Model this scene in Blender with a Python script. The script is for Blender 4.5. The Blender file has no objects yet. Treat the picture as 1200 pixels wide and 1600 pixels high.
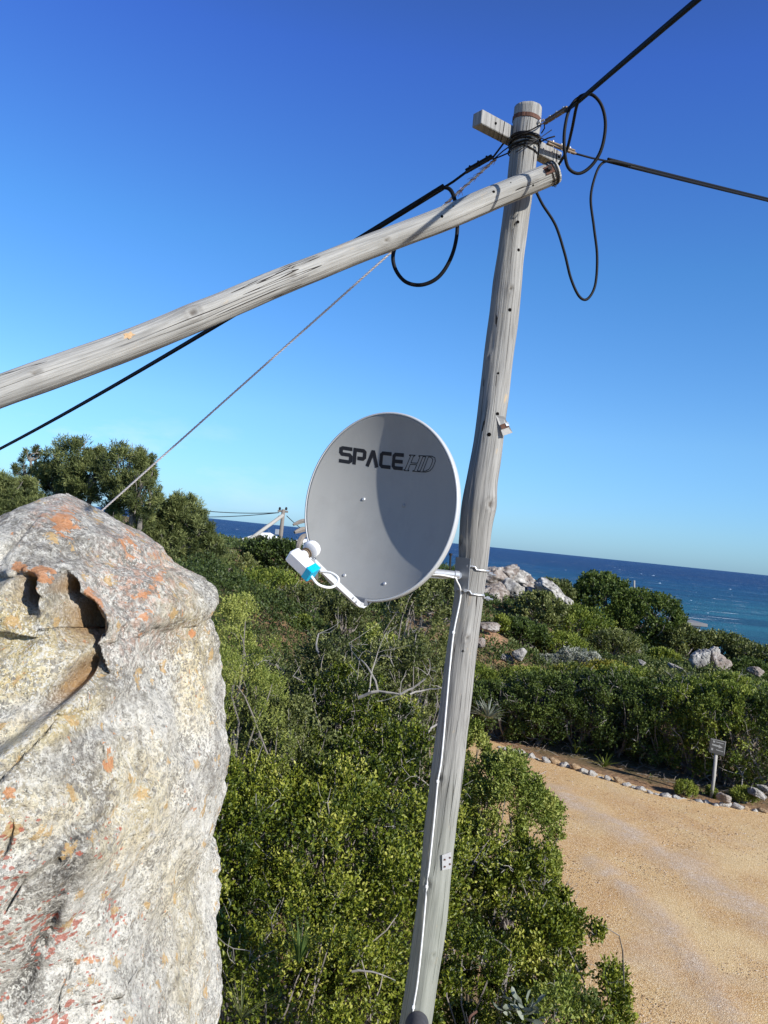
import bpy, math, random
import numpy as np
from mathutils import Vector, Matrix

R = math.radians
S = bpy.context.scene
COL = S.collection
random.seed(7)
RNG = np.random.default_rng(7)

# ------------------------------------------------------------------ camera
CAMZ, PITCH, ROLL, F = 4.6, R(1.69), R(5.85), 1250.0
CF = np.array([0, math.cos(PITCH), math.sin(PITCH)])
U0 = np.array([0, -math.sin(PITCH), math.cos(PITCH)])
X0 = np.array([1.0, 0, 0])
CU = math.cos(ROLL) * U0 - math.sin(ROLL) * X0
CR = math.cos(ROLL) * X0 + math.sin(ROLL) * U0
CP = np.array([0, 0, CAMZ])
cam = bpy.data.cameras.new('camera')
cam.sensor_fit = 'VERTICAL'; cam.sensor_height = 36.0; cam.lens = F / 1600 * 36
cam.clip_start = 0.05; cam.clip_end = 60000
camo = bpy.data.objects.new('camera', cam); COL.objects.link(camo)
m = Matrix.Identity(4)
for i in range(3):
    m[i][0] = CR[i]; m[i][1] = CU[i]; m[i][2] = -CF[i]; m[i][3] = CP[i]
camo.matrix_world = m
S.camera = camo

def P(u, v, Y):
    """world point seen at (u, v) of the 1200x1600 photo at world distance y = Y"""
    d = CF + CR * (u - 600) / F + CU * (800 - v) / F
    return CP + d * (Y / d[1])
def G(u, v, z=0.0):
    d = CF + CR * (u - 600) / F + CU * (800 - v) / F
    return CP + d * ((z - CAMZ) / d[2])
def px(V):
    D = V - CP
    w = D @ CF
    return 600 + F * (D @ CR) / w, 800 - F * (D @ CU) / w

# ------------------------------------------------------------------ light
SUN_EL, SUN_AZ = 28.0, 131.0        # azimuth clockwise from +Y
SUNV = np.array([math.sin(R(SUN_AZ)) * math.cos(R(SUN_EL)), math.cos(R(SUN_AZ)) * math.cos(R(SUN_EL)), math.sin(R(SUN_EL))])
W = bpy.data.worlds.new('World'); S.world = W; W.use_nodes = True
wn, wl = W.node_tree.nodes, W.node_tree.links
wn.clear()
sky = wn.new('ShaderNodeTexSky'); sky.sky_type = 'NISHITA'; sky.sun_disc = False
sky.sun_elevation = R(SUN_EL); sky.sun_rotation = R(SUN_AZ)
sky.altitude = 0; sky.air_density = 1.0; sky.dust_density = 0.25; sky.ozone_density = 3.0
tc = wn.new('ShaderNodeTexCoord'); sp = wn.new('ShaderNodeSeparateXYZ'); wl.new(tc.outputs['Generated'], sp.inputs[0])
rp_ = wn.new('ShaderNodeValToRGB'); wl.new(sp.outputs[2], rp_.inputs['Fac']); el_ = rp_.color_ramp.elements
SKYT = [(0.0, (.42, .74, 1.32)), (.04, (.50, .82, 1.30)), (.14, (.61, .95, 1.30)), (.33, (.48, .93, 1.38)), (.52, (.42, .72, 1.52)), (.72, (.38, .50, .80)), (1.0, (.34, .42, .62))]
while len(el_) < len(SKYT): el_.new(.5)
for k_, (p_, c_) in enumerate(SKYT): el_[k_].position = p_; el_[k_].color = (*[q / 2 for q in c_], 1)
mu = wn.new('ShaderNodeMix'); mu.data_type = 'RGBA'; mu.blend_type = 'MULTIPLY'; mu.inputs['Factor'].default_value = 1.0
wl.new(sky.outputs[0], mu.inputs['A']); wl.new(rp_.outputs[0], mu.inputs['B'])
# a few faint low clouds
mpw = wn.new('ShaderNodeMapping'); mpw.inputs['Scale'].default_value = (3.0, 3.0, 9.0); mpw.inputs['Location'].default_value = (0.35, 0.1, 0.0); wl.new(tc.outputs['Generated'], mpw.inputs['Vector'])
nz_ = wn.new('ShaderNodeTexNoise'); nz_.inputs['Scale'].default_value = 1.6; nz_.inputs['Detail'].default_value = 7; nz_.inputs['Roughness'].default_value = .6; wl.new(mpw.outputs[0], nz_.inputs['Vector'])
cr_ = wn.new('ShaderNodeValToRGB'); cr_.color_ramp.elements[0].position = .52; cr_.color_ramp.elements[1].position = .72; wl.new(nz_.outputs['Fac'], cr_.inputs['Fac'])
er_ = wn.new('ShaderNodeValToRGB'); ee = er_.color_ramp.elements; ee.new(.5); ee.new(.6); ee[0].position = 0; ee[0].color = (.2, .2, .2, 1); ee[1].position = .05; ee[1].color = (.5, .5, .5, 1); ee[2].position = .09; ee[2].color = (.35, .35, .35, 1); ee[3].position = .15; ee[3].color = (0, 0, 0, 1)
wl.new(sp.outputs[2], er_.inputs['Fac'])
lm = wn.new('ShaderNodeMapRange'); lm.inputs['From Min'].default_value = -.05; lm.inputs['From Max'].default_value = -.35; wl.new(sp.outputs[0], lm.inputs['Value'])
m1_ = wn.new('ShaderNodeMath'); m1_.operation = 'MULTIPLY'; wl.new(cr_.outputs[0], m1_.inputs[0]); wl.new(er_.outputs[0], m1_.inputs[1])
m2_ = wn.new('ShaderNodeMath'); m2_.operation = 'MULTIPLY'; wl.new(m1_.outputs[0], m2_.inputs[0]); wl.new(lm.outputs[0], m2_.inputs[1])
cm_ = wn.new('ShaderNodeMix'); cm_.data_type = 'RGBA'; wl.new(m2_.outputs[0], cm_.inputs['Factor']); wl.new(mu.outputs['Result'], cm_.inputs['A']); cm_.inputs['B'].default_value = (3.6, 3.9, 4.3, 1)
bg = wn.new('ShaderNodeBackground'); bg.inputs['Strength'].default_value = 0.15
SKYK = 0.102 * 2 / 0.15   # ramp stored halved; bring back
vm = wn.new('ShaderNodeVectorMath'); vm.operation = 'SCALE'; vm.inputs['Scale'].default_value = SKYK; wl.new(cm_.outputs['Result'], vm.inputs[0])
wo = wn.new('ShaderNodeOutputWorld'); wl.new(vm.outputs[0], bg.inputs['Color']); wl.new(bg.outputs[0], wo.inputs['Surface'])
sl = bpy.data.lights.new('sun', 'SUN'); sl.energy = 5.0; sl.angle = R(0.5); sl.color = (1.0, 0.965, 0.90)
so = bpy.data.objects.new('sun', sl); COL.objects.link(so)
so.rotation_euler = Vector(SUNV).to_track_quat('Z', 'Y').to_euler()
S.view_settings.view_transform = 'Standard'; S.view_settings.look = 'None'
S.view_settings.exposure = 0.4; S.view_settings.gamma = 1.0
S.render.engine = 'CYCLES'
S.cycles.max_bounces = 6; S.cycles.transparent_max_bounces = 6
S.render.resolution_x = 768; S.render.resolution_y = 1024

# ------------------------------------------------------------------ helpers
def tag(o, label=None, cat=None, group=None, kind=None):
    if label: o['label'] = label
    if cat: o['category'] = cat
    if group: o['group'] = group
    if kind: o['kind'] = kind
    return o
def wloc(o):
    v = Vector((0, 0, 0))
    while o is not None:
        v = v + o.location; o = o.parent
    return np.array(v)
def empty(name, loc, label=None, cat=None, group=None):
    o = bpy.data.objects.new(name, None); COL.objects.link(o); o.location = tuple(float(q) for q in loc)
    o.empty_display_size = 0.1
    return tag(o, label, cat, group)
def meshobj(name, V, quads=None, faces=None, mat=None, parent=None, loc=None, smooth=True, attrs=None, uv=None):
    """V world coordinates; quads (n,4) int array and / or faces list"""
    V = np.asarray(V, dtype=np.float64)
    base = wloc(parent) if parent is not None else (np.array(loc, float) if loc is not None else np.zeros(3))
    me = bpy.data.meshes.new(name)
    Vl = (V - base).astype(np.float32)
    if faces is not None:
        fl = [tuple(int(a) for a in f) for f in faces]
        if quads is not None: fl = [tuple(int(a) for a in f) for f in quads] + fl
        me.from_pydata([tuple(v) for v in Vl], [], fl)
    else:
        q = np.asarray(quads, dtype=np.int32); n = len(q); k = q.shape[1]
        me.vertices.add(len(Vl)); me.vertices.foreach_set('co', Vl.ravel())
        me.loops.add(n * k); me.loops.foreach_set('vertex_index', q.ravel())
        me.polygons.add(n); me.polygons.foreach_set('loop_start', np.arange(0, n * k, k, dtype=np.int32))
        me.update(calc_edges=True)
    if smooth: me.polygons.foreach_set('use_smooth', np.ones(len(me.polygons), dtype=bool))
    if attrs:
        for k_, a in attrs.items():
            at = me.attributes.new(k_, 'FLOAT', 'POINT'); at.data.foreach_set('value', np.asarray(a, dtype=np.float32))
    if uv is not None:
        at = me.attributes.new('wuv', 'FLOAT_VECTOR', 'POINT')
        w3 = np.zeros((len(V), 3), np.float32); w3[:, :uv.shape[1]] = uv; at.data.foreach_set('vector', w3.ravel())
    if mat: me.materials.append(mat)
    me.update()
    o = bpy.data.objects.new(name, me); COL.objects.link(o)
    if parent is not None: o.parent = parent
    else: o.location = tuple(float(q_) for q_ in base)
    return o

def hash3(ix, iy, iz, s):
    h = (ix.astype(np.int64) * 374761393 + iy.astype(np.int64) * 668265263 + iz.astype(np.int64) * 2147483647 + s * 1274126177) & 0xffffffff
    h = ((h ^ (h >> 13)) * 1274126177) & 0xffffffff
    h = ((h ^ (h >> 16)) * 2246822519) & 0xffffffff
    return ((h ^ (h >> 15)) & 0xffffff) / float(0xffffff)
def vnoise(p, s=0):
    p = np.asarray(p, float); i = np.floor(p).astype(np.int64); f = p - i; f = f * f * (3 - 2 * f)
    x, y, z = i[:, 0], i[:, 1], i[:, 2]; r = 0
    for dx in (0, 1):
        wx = f[:, 0] if dx else 1 - f[:, 0]
        for dy in (0, 1):
            wy = f[:, 1] if dy else 1 - f[:, 1]
            for dz in (0, 1):
                wz = f[:, 2] if dz else 1 - f[:, 2]
                r = r + wx * wy * wz * hash3(x + dx, y + dy, z + dz, s)
    return r * 2 - 1
def vlin(p, s=0):
    p = np.asarray(p, float); i = np.floor(p).astype(np.int64); f = p - i; x, y, z = i[:, 0], i[:, 1], i[:, 2]; r = 0
    for dx in (0, 1):
        for dy in (0, 1):
            for dz in (0, 1):
                r = r + (f[:, 0] if dx else 1 - f[:, 0]) * (f[:, 1] if dy else 1 - f[:, 1]) * (f[:, 2] if dz else 1 - f[:, 2]) * hash3(x + dx, y + dy, z + dz, s)
    return r * 2 - 1
def fbm(p, oct=4, s=0, gain=0.5):
    r = 0; a = 1.0; p = np.asarray(p, float)
    for k in range(oct):
        r = r + a * vnoise(p * 2 ** k + 17.3 * k, s + k); a *= gain
    return r
def sstep(a, b, x):
    t = np.clip((x - a) / (b - a), 0, 1); return t * t * (3 - 2 * t)

class MB:
    """collects boxes, tubes, discs into one mesh"""
    def __init__(s): s.V = []; s.Fc = []; s.uv = []
    def add(s, V, Fc, uv=None):
        n = len(s.V)
        s.V += [tuple(v) for v in V]; s.Fc += [tuple(a + n for a in f) for f in Fc]
        s.uv += ([tuple(q) for q in uv] if uv is not None else [(v[0], v[2]) for v in V])
    def tube(s, pts, r, n=8, cap=True):
        pts = [np.array(p, float) for p in pts]; k = len(pts)
        rs = r if hasattr(r, '__len__') else [r] * k
        V = []; uv = []; prev = None; L = 0
        for i in range(k):
            t = pts[min(i + 1, k - 1)] - pts[max(i - 1, 0)]; t = t / (np.linalg.norm(t) + 1e-12)
            if prev is None:
                a = np.array([0, 0, 1.0]) if abs(t[2]) < 0.9 else np.array([1.0, 0, 0])
                e1 = np.cross(t, a)
            else: e1 = prev - t * (prev @ t)
            e1 = e1 / (np.linalg.norm(e1) + 1e-12); prev = e1; e2 = np.cross(t, e1)
            if i: L += np.linalg.norm(pts[i] - pts[i - 1])
            for j in range(n):
                a = 2 * math.pi * j / n
                V.append(pts[i] + rs[i] * (math.cos(a) * e1 + math.sin(a) * e2)); uv.append((a * rs[i], L))
        Fc = [(i * n + j, i * n + (j + 1) % n, (i + 1) * n + (j + 1) % n, (i + 1) * n + j) for i in range(k - 1) for j in range(n)]
        if cap: Fc += [tuple(range(n - 1, -1, -1)), tuple((k - 1) * n + j for j in range(n))]
        s.add(V, Fc, uv); return s
    def box(s, c, size, rot=None, bev=0.0):
        x, y, z = [q / 2 for q in size]; c = np.array(c, float)
        M = np.array(rot) if rot is not None else np.eye(3)   # columns = axes
        if bev <= 0:
            V = [(a, b, d) for a in (-x, x) for b in (-y, y) for d in (-z, z)]
            Fc = [(0, 1, 3, 2), (4, 6, 7, 5), (0, 4, 5, 1), (2, 3, 7, 6), (0, 2, 6, 4), (1, 5, 7, 3)]
        else:
            V = []; ring = [(x - bev, y), (x, y - bev), (x, -y + bev), (x - bev, -y), (-x + bev, -y), (-x, -y + bev), (-x, y - bev), (-x + bev, y)]
            ins = [(q[0] * (1 - bev / x), q[1] * (1 - bev / y)) for q in ring]
            for zz, rr in ((-z, ins), (-z + bev, ring), (z - bev, ring), (z, ins)): V += [(q[0], q[1], zz) for q in rr]
            Fc = [(k * 8 + (j + 1) % 8, k * 8 + j, (k + 1) * 8 + j, (k + 1) * 8 + (j + 1) % 8) for k in range(3) for j in range(8)]
            Fc += [tuple(range(8)), tuple(24 + j for j in range(7, -1, -1))]
        s.add([c + M @ np.array(v) for v in V], Fc); return s
    def disc(s, c, nrm, r, n=12, h=0.0):
        c = np.array(c, float); nrm = np.array(nrm, float); nrm /= np.linalg.norm(nrm)
        s.tube([c, c + nrm * max(h, 0.001)], r, n); return s
    def build(s, name, mat, parent=None, loc=None, smooth=False):
        return meshobj(name, np.array(s.V), faces=s.Fc, mat=mat, parent=parent, loc=loc, smooth=smooth, uv=np.array(s.uv))
def spline(pts, n=12):
    """Catmull-Rom"""
    pts = [np.array(p, float) for p in pts]
    q = [2 * pts[0] - pts[1]] + pts + [2 * pts[-1] - pts[-2]]; out = []
    for i in range(1, len(q) - 2):
        a, b, c, d = q[i - 1:i + 3]
        for k in range(n):
            t = k / n
            out.append(0.5 * ((2 * b) + (-a + c) * t + (2 * a - 5 * b + 4 * c - d) * t * t + (-a + 3 * b - 3 * c + d) * t ** 3))
    out.append(pts[-1]); return out

# ------------------------------------------------------------------ materials
class NM:
    def __init__(s, name, rough=0.8, spec=0.5, metal=0.0, color=(0.5, 0.5, 0.5)):
        s.m = bpy.data.materials.new(name); s.m.use_nodes = True
        s.n = s.m.node_tree.nodes; s.l = s.m.node_tree.links
        s.b = s.n['Principled BSDF']
        s.b.inputs['Roughness'].default_value = rough; s.b.inputs['Metallic'].default_value = metal
        s.b.inputs['Specular IOR Level'].default_value = spec; s.b.inputs['Base Color'].default_value = (*color, 1)
        s.co = None
    def coord(s, kind='Object'):
        if kind == 'wuv':
            a = s.n.new('ShaderNodeAttribute'); a.attribute_name = 'wuv'; return a.outputs['Vector']
        t = s.n.new('ShaderNodeTexCoord'); return t.outputs[kind]
    def mapping(s, v, scale=(1, 1, 1), rot=(0, 0, 0), loc=(0, 0, 0)):
        mp = s.n.new('ShaderNodeMapping'); mp.inputs['Scale'].default_value = scale; mp.inputs['Rotation'].default_value = rot; mp.inputs['Location'].default_value = loc
        s.l.new(v, mp.inputs['Vector']); return mp.outputs[0]
    def noise(s, v, scale, detail=4, rough=0.5, dist=0.0):
        t = s.n.new('ShaderNodeTexNoise'); t.inputs['Scale'].default_value = scale; t.inputs['Detail'].default_value = detail
        t.inputs['Roughness'].default_value = rough; t.inputs['Distortion'].default_value = dist
        if v is not None: s.l.new(v, t.inputs['Vector'])
        return t.outputs['Fac']
    def voro(s, v, scale, feature='F1', out='Distance', rnd=1.0):
        t = s.n.new('ShaderNodeTexVoronoi'); t.feature = feature; t.inputs['Scale'].default_value = scale; t.inputs['Randomness'].default_value = rnd
        s.l.new(v, t.inputs['Vector']); return t.outputs[out]
    def attr(s, name):
        a = s.n.new('ShaderNodeAttribute'); a.attribute_name = name; return a.outputs['Fac']
    def ramp(s, fac, stops, interp='LINEAR'):
        r = s.n.new('ShaderNodeValToRGB'); r.color_ramp.interpolation = interp; e = r.color_ramp.elements
        while len(e) < len(stops): e.new(0.5)
        for k, (p_, c) in enumerate(stops):
            e[k].position = p_; e[k].color = (*c, 1) if hasattr(c, '__len__') else (c, c, c, 1)
        s.l.new(fac, r.inputs['Fac']); return r.outputs[0]
    def mix(s, fac, a, b, mode='MIX'):
        x = s.n.new('ShaderNodeMix'); x.data_type = 'RGBA'; x.blend_type = mode
        for sock, val in ((x.inputs['Factor'], fac), (x.inputs['A'], a), (x.inputs['B'], b)):
            if isinstance(val, bpy.types.NodeSocket): s.l.new(val, sock)
            elif hasattr(val, '__len__'): sock.default_value = (*val, 1)
            else: sock.default_value = val
        return x.outputs['Result']
    def math(s, op, a, b=0.0, clamp=False):
        x = s.n.new('ShaderNodeMath'); x.operation = op; x.use_clamp = clamp
        for k, val in ((0, a), (1, b)):
            if isinstance(val, bpy.types.NodeSocket): s.l.new(val, x.inputs[k])
            else: x.inputs[k].default_value = val
        return x.outputs[0]
    def bump(s, h, strength=0.5, dist=0.01):
        b = s.n.new('ShaderNodeBump'); b.inputs['Strength'].default_value = strength; b.inputs['Distance'].default_value = dist
        s.l.new(h, b.inputs['Height']); s.l.new(b.outputs[0], s.b.inputs['Normal']); return b
    def color(s, c): s.l.new(c, s.b.inputs['Base Color'])
    def done(s): return s.m

def plain(name, color, rough=0.6, spec=0.5, metal=0.0, var=0.12, scale=30, bump=0.0):
    M = NM(name, rough, spec, metal, color); v = M.coord()
    n = M.noise(v, scale, 5, 0.6)
    M.color(M.mix(n, tuple(c * (1 - var) for c in color), tuple(min(1, c * (1 + var)) for c in color)))
    if bump: M.bump(n, bump, 0.003)
    return M.done()
def leafmat(name, stops, rough=0.45, spec=0.5, trans=0.25):
    M = NM(name, rough, spec)
    c = M.ramp(M.attr('tint'), stops); M.color(c)
    tr = M.n.new('ShaderNodeBsdfTranslucent'); M.l.new(M.mix(1.0, c, (1.0, 1.05, 0.5), 'MULTIPLY'), tr.inputs['Color'])
    mx = M.n.new('ShaderNodeMixShader'); mx.inputs[0].default_value = trans
    M.l.new(M.b.outputs[0], mx.inputs[1]); M.l.new(tr.outputs[0], mx.inputs[2])
    M.l.new(mx.outputs[0], M.n['Material Output'].inputs['Surface'])
    return M.done()
def woodmat(name, light=(0.33, 0.32, 0.295), dark=(0.16, 0.153, 0.14), green=0.0):
    M = NM(name, 0.85, 0.2); v = M.coord('wuv')
    g1 = M.noise(M.mapping(v, (90, 3.2, 1)), 1.0, 6, 0.65, 0.3)
    g2 = M.noise(M.mapping(v, (260, 7, 1)), 1.0, 3, 0.6)
    big = M.noise(M.mapping(v, (8, 2.0, 1)), 1.0, 4, 0.6)
    c = M.ramp(g1, [(0.30, dark), (0.52, light), (0.75, tuple(min(1, q * 1.22) for q in light))])
    c = M.mix(M.ramp(g2, [(0.35, 0.35), (0.6, 0.0)]), c, dark)
    c = M.mix(M.ramp(big, [(0.35, 0.45), (0.6, 0.0)]), c, tuple(q * 1.15 for q in dark))
    # long drying cracks, thin and dark
    cr = M.noise(M.mapping(v, (38, 0.75, 1), loc=(3, 1, 0)), 1.0, 2, 0.4, 0.25)
    cm = M.math('LESS_THAN', M.math('ABSOLUTE', M.math('SUBTRACT', cr, 0.5)), 0.010)
    gate = M.ramp(M.noise(M.mapping(v, (14, 1.6, 1), loc=(7, 3, 0)), 1.0, 2, 0.5), [(0.42, 0.0), (0.50, 1.0)])
    cm = M.math('MULTIPLY', cm, gate)
    c = M.mix(cm, c, (0.035, 0.03, 0.027))
    st = M.ramp(M.noise(M.mapping(v, (18, 9, 1), loc=(2, 9, 0)), 1.0, 3, 0.5), [(0.66, 0.0), (0.75, 0.6)])
    c = M.mix(st, c, (0.50, 0.36, 0.20))
    c = M.mix(M.attr('knot'), c, (0.10, 0.085, 0.07))
    if green:
        c = M.mix(M.math('MULTIPLY', M.attr('low'), green), c, (0.225, 0.245, 0.195))
    M.color(c)
    M.bump(M.math('SUBTRACT', M.math('ADD', g1, M.math('MULTIPLY', g2, 0.5)), M.math('MULTIPLY', cm, 3.0)), 0.7, 0.005)
    return M.done()

def m_rock():
    M = NM('boulder_stone', 0.88, 0.15); v = M.coord()
    sp = M.noise(v, 58, 6, 0.78); sp2 = M.noise(M.mapping(v, (1, 1, 1), loc=(5, 3, 1)), 170, 4, 0.7)
    blot = M.noise(v, 14, 6, 0.68, 0.6); blot2 = M.noise(M.mapping(v, (1, 1, 1), loc=(9, 2, 4)), 6, 5, 0.6, 0.4)
    grey = M.ramp(sp, [(0.32, (0.13, 0.125, 0.115)), (0.42, (0.33, 0.315, 0.30)), (0.51, (0.50, 0.48, 0.46)), (0.58, (0.68, 0.66, 0.63)), (0.64, (0.84, 0.83, 0.80))])
    white = M.ramp(sp, [(0.33, (0.26, 0.245, 0.22)), (0.41, (0.60, 0.58, 0.53)), (0.47, (0.83, 0.81, 0.76)), (0.60, (0.90, 0.885, 0.85))])
    cream = M.ramp(blot, [(0.32, (0.34, 0.27, 0.15)), (0.44, (0.70, 0.56, 0.29)), (0.60, (0.88, 0.77, 0.48))])
    c = M.mix(M.attr('white'), grey, white)
    c = M.mix(M.ramp(blot2, [(0.48, 0.0), (0.56, 0.9)]), c, white)
    c = M.mix(M.ramp(blot2, [(0.36, 0.55), (0.46, 0.0)]), c, (0.27, 0.255, 0.23))
    yl = M.math('MULTIPLY', M.attr('yellow'), M.ramp(blot, [(0.26, 0.45), (0.46, 1.0)]))
    c = M.mix(yl, c, cream)
    # grey crust patches, sharp edged
    vr = M.voro(M.mapping(v, (1, 1, 1)), 34, 'SMOOTH_F1')
    gp = M.ramp(M.math('ADD', vr, M.math('MULTIPLY', M.math('SUBTRACT', sp, 0.5), 0.7)), [(0.24, 1.0), (0.28, 0.0)])
    gate = M.ramp(M.noise(M.mapping(v, (1, 1, 1), loc=(2, 7, 3)), 7, 4, 0.6), [(0.46, 0.0), (0.54, 1.0)])
    c = M.mix(M.math('MULTIPLY', M.math('MULTIPLY', gp, gate), 0.8), c, (0.33, 0.32, 0.29))
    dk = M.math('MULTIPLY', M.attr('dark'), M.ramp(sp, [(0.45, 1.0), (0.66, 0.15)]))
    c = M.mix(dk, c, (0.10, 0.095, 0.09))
    mid = M.noise(M.mapping(v, (1, 1, 1), loc=(8, 5, 2)), 30, 5, 0.75, 0.5)
    c = M.mix(M.ramp(mid, [(0.37, 0.7), (0.43, 0.0)]), c, (0.24, 0.23, 0.21))
    c = M.mix(M.ramp(mid, [(0.54, 0.0), (0.60, 0.7)]), c, (0.86, 0.845, 0.80))
    cell = M.n.new('ShaderNodeSeparateColor'); M.l.new(M.voro(v, 210, 'F1', 'Color'), cell.inputs[0])
    cell2 = M.n.new('ShaderNodeSeparateColor'); M.l.new(M.voro(M.mapping(v, (1, 1, 1), loc=(3, 9, 6)), 95, 'F1', 'Color'), cell2.inputs[0])
    spg = M.ramp(M.noise(M.mapping(v, (1, 1, 1), loc=(6, 6, 1)), 5.5, 5, 0.65, 0.6), [(0.42, 0.25), (0.60, 1.0)]); spi = M.ramp(M.noise(M.mapping(v, (1, 1, 1), loc=(1, 6, 7)), 4.5, 5, 0.65, 0.6), [(0.44, 0.15), (0.58, 1.0)])
    c = M.mix(M.math('MULTIPLY', spg, M.ramp(cell.outputs[0], [(0.0, 0.85), (0.26, 0.6), (0.28, 0.0)], 'LINEAR')), c, (0.20, 0.185, 0.165))
    c = M.mix(M.math('MULTIPLY', spi, M.ramp(cell.outputs[1], [(0.72, 0.0), (0.74, 0.75)])), c, (0.88, 0.87, 0.83))
    c = M.mix(M.math('MULTIPLY', spg, M.ramp(cell2.outputs[0], [(0.0, 0.7), (0.16, 0.7), (0.18, 0.0)])), c, (0.26, 0.24, 0.215))
    # thin black pitting
    c = M.mix(M.ramp(sp2, [(0.34, 0.95), (0.40, 0.0)]), c, (0.07, 0.065, 0.06))
    # orange lichen
    o_ = M.noise(M.mapping(v, (1, 1, 1), loc=(1, 1, 8)), 26, 5, 0.7, 0.3)
    om = M.math('GREATER_THAN', M.math('ADD', o_, M.math('MULTIPLY', M.attr('orange'), 0.26)), 0.665)
    c = M.mix(M.math('MULTIPLY', om, 0.78), c, M.mix(sp, (0.62, 0.20, 0.06), (0.80, 0.42, 0.20)))
    pk = M.math('MULTIPLY', M.attr('pink'), M.ramp(M.noise(v, 40, 5, 0.75), [(0.48, 0.0), (0.60, 0.7)]))
    c = M.mix(pk, c, (0.68, 0.40, 0.29))
    # yellow-orange crust spots
    ys = M.math('MULTIPLY', M.math('LESS_THAN', M.math('ADD', M.voro(M.mapping(v, (1, 1, 1), loc=(4, 4, 4)), 11), M.math('MULTIPLY', M.math('SUBTRACT', mid, 0.5), 1.6)), 0.15), 0.75)
    c = M.mix(ys, c, M.mix(sp, (0.55, 0.28, 0.10), (0.80, 0.62, 0.30)))
    # brick-red lichen spots
    rv = M.voro(M.mapping(v, (1, 1, 1.5), loc=(3, 0, 2)), 46); r2 = M.voro(M.mapping(v, (1, 1, 1.3), loc=(3, 6, 2)), 24)
    rn = M.noise(v, 9, 3, 0.6)
    th = M.math('MULTIPLY', M.attr('red'), M.ramp(rn, [(0.41, 0.0), (0.60, 0.42)]))
    rm = M.math('LESS_THAN', M.math('ADD', rv, M.math('MULTIPLY', M.math('SUBTRACT', sp2, 0.5), 0.45)), th)
    rm2 = M.math('LESS_THAN', M.math('ADD', r2, M.math('MULTIPLY', M.math('SUBTRACT', sp, 0.5), 0.5)), M.math('MULTIPLY', th, 0.62))
    c = M.mix(M.math('MULTIPLY', M.math('MAXIMUM', rm, rm2), 0.78), c, M.mix(sp, (0.42, 0.07, 0.045), (0.66, 0.22, 0.15)))
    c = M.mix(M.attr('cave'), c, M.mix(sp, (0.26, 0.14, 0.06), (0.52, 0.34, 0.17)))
    c = M.mix(1.0, c, (1.0, 0.975, 0.90), 'MULTIPLY')
    M.color(c)
    h = M.math('ADD', M.math('MULTIPLY', blot, 1.2), M.math('ADD', sp, M.math('MULTIPLY', sp2, 0.5)))
    M.bump(h, 1.0, 0.016)
    return M.done()
def stonemat(name, a, b, c3, scale=6):
    M = NM(name, 0.9, 0.15); v = M.coord()
    n = M.noise(v, scale, 6, 0.7, 0.5); n2 = M.noise(v, scale * 7, 5, 0.7)
    c = M.ramp(n, [(0.36, a), (0.50, b), (0.62, c3)]); c = M.mix(M.ramp(n2, [(0.34, 0.6), (0.44, 0.0)]), c, tuple(q * 0.40 for q in b))
    M.color(c); M.bump(M.math('ADD', n, n2), 0.8, 0.05 if scale < 10 else 0.01); return M.done()
def m_gravel():
    M = NM('gravel', 0.95, 0.1); v = M.coord()
    base = M.ramp(M.noise(v, 0.9, 5, 0.6, 0.8), [(0.34, (0.55, 0.30, 0.115)), (0.50, (0.70, 0.44, 0.185)), (0.66, (0.80, 0.59, 0.29))])
    # pale grey windrows of loose gravel following the wheels
    gate = M.math('MULTIPLY', M.attr('berm'), M.ramp(M.noise(v, 2.2, 5, 0.7), [(0.32, 0.1), (0.58, 1.0)]))
    base = M.mix(M.math('MULTIPLY', M.attr('smooth_sand'), 0.8), base, (0.80, 0.62, 0.33))
    peb = M.voro(v, 85, 'F1', 'Color'); pf = M.n.new('ShaderNodeSeparateColor'); M.l.new(peb, pf.inputs[0])
    pc = M.ramp(pf.outputs[0], [(0.0, (0.26, 0.14, 0.06)), (0.3, (0.50, 0.31, 0.14)), (0.7, (0.66, 0.46, 0.23)), (0.9, (0.74, 0.60, 0.38)), (1.0, (0.85, 0.76, 0.60))])
    c = M.mix(M.math('SUBTRACT', 0.66, M.math('MULTIPLY', M.attr('smooth_sand'), 0.25)), base, pc)
    c = M.mix(gate, c, M.mix(0.65, (0.54, 0.38, 0.23), M.ramp(pf.outputs[1], [(0.0, (0.24, 0.17, 0.12)), (0.5, (0.60, 0.46, 0.33)), (1.0, (0.90, 0.82, 0.68))])))
    fn = M.noise(v, 130, 3, 0.7); c = M.mix(M.ramp(fn, [(0.38, 0.6), (0.48, 0.0)]), c, (0.24, 0.14, 0.07))
    M.color(c); M.bump(M.math('ADD', M.voro(v, 85), M.noise(v, 14, 4, 0.6)), 0.45, 0.012); return M.done()
def m_ground():
    M = NM('soil', 0.95, 0.1); v = M.coord()
    n = M.noise(v, 1.3, 6, 0.65, 0.4); n2 = M.noise(v, 9, 5, 0.7)
    c = M.ramp(n, [(0.36, (0.095, 0.085, 0.04)), (0.50, (0.17, 0.125, 0.07)), (0.64, (0.27, 0.16, 0.085))])
    c = M.mix(M.attr('bare'), c, M.ramp(n2, [(0.35, (0.17, 0.10, 0.055)), (0.55, (0.40, 0.235, 0.135)), (0.7, (0.46, 0.33, 0.22))]))
    M.color(c); M.bump(M.math('ADD', n, n2), 0.8, 0.06); return M.done()
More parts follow.
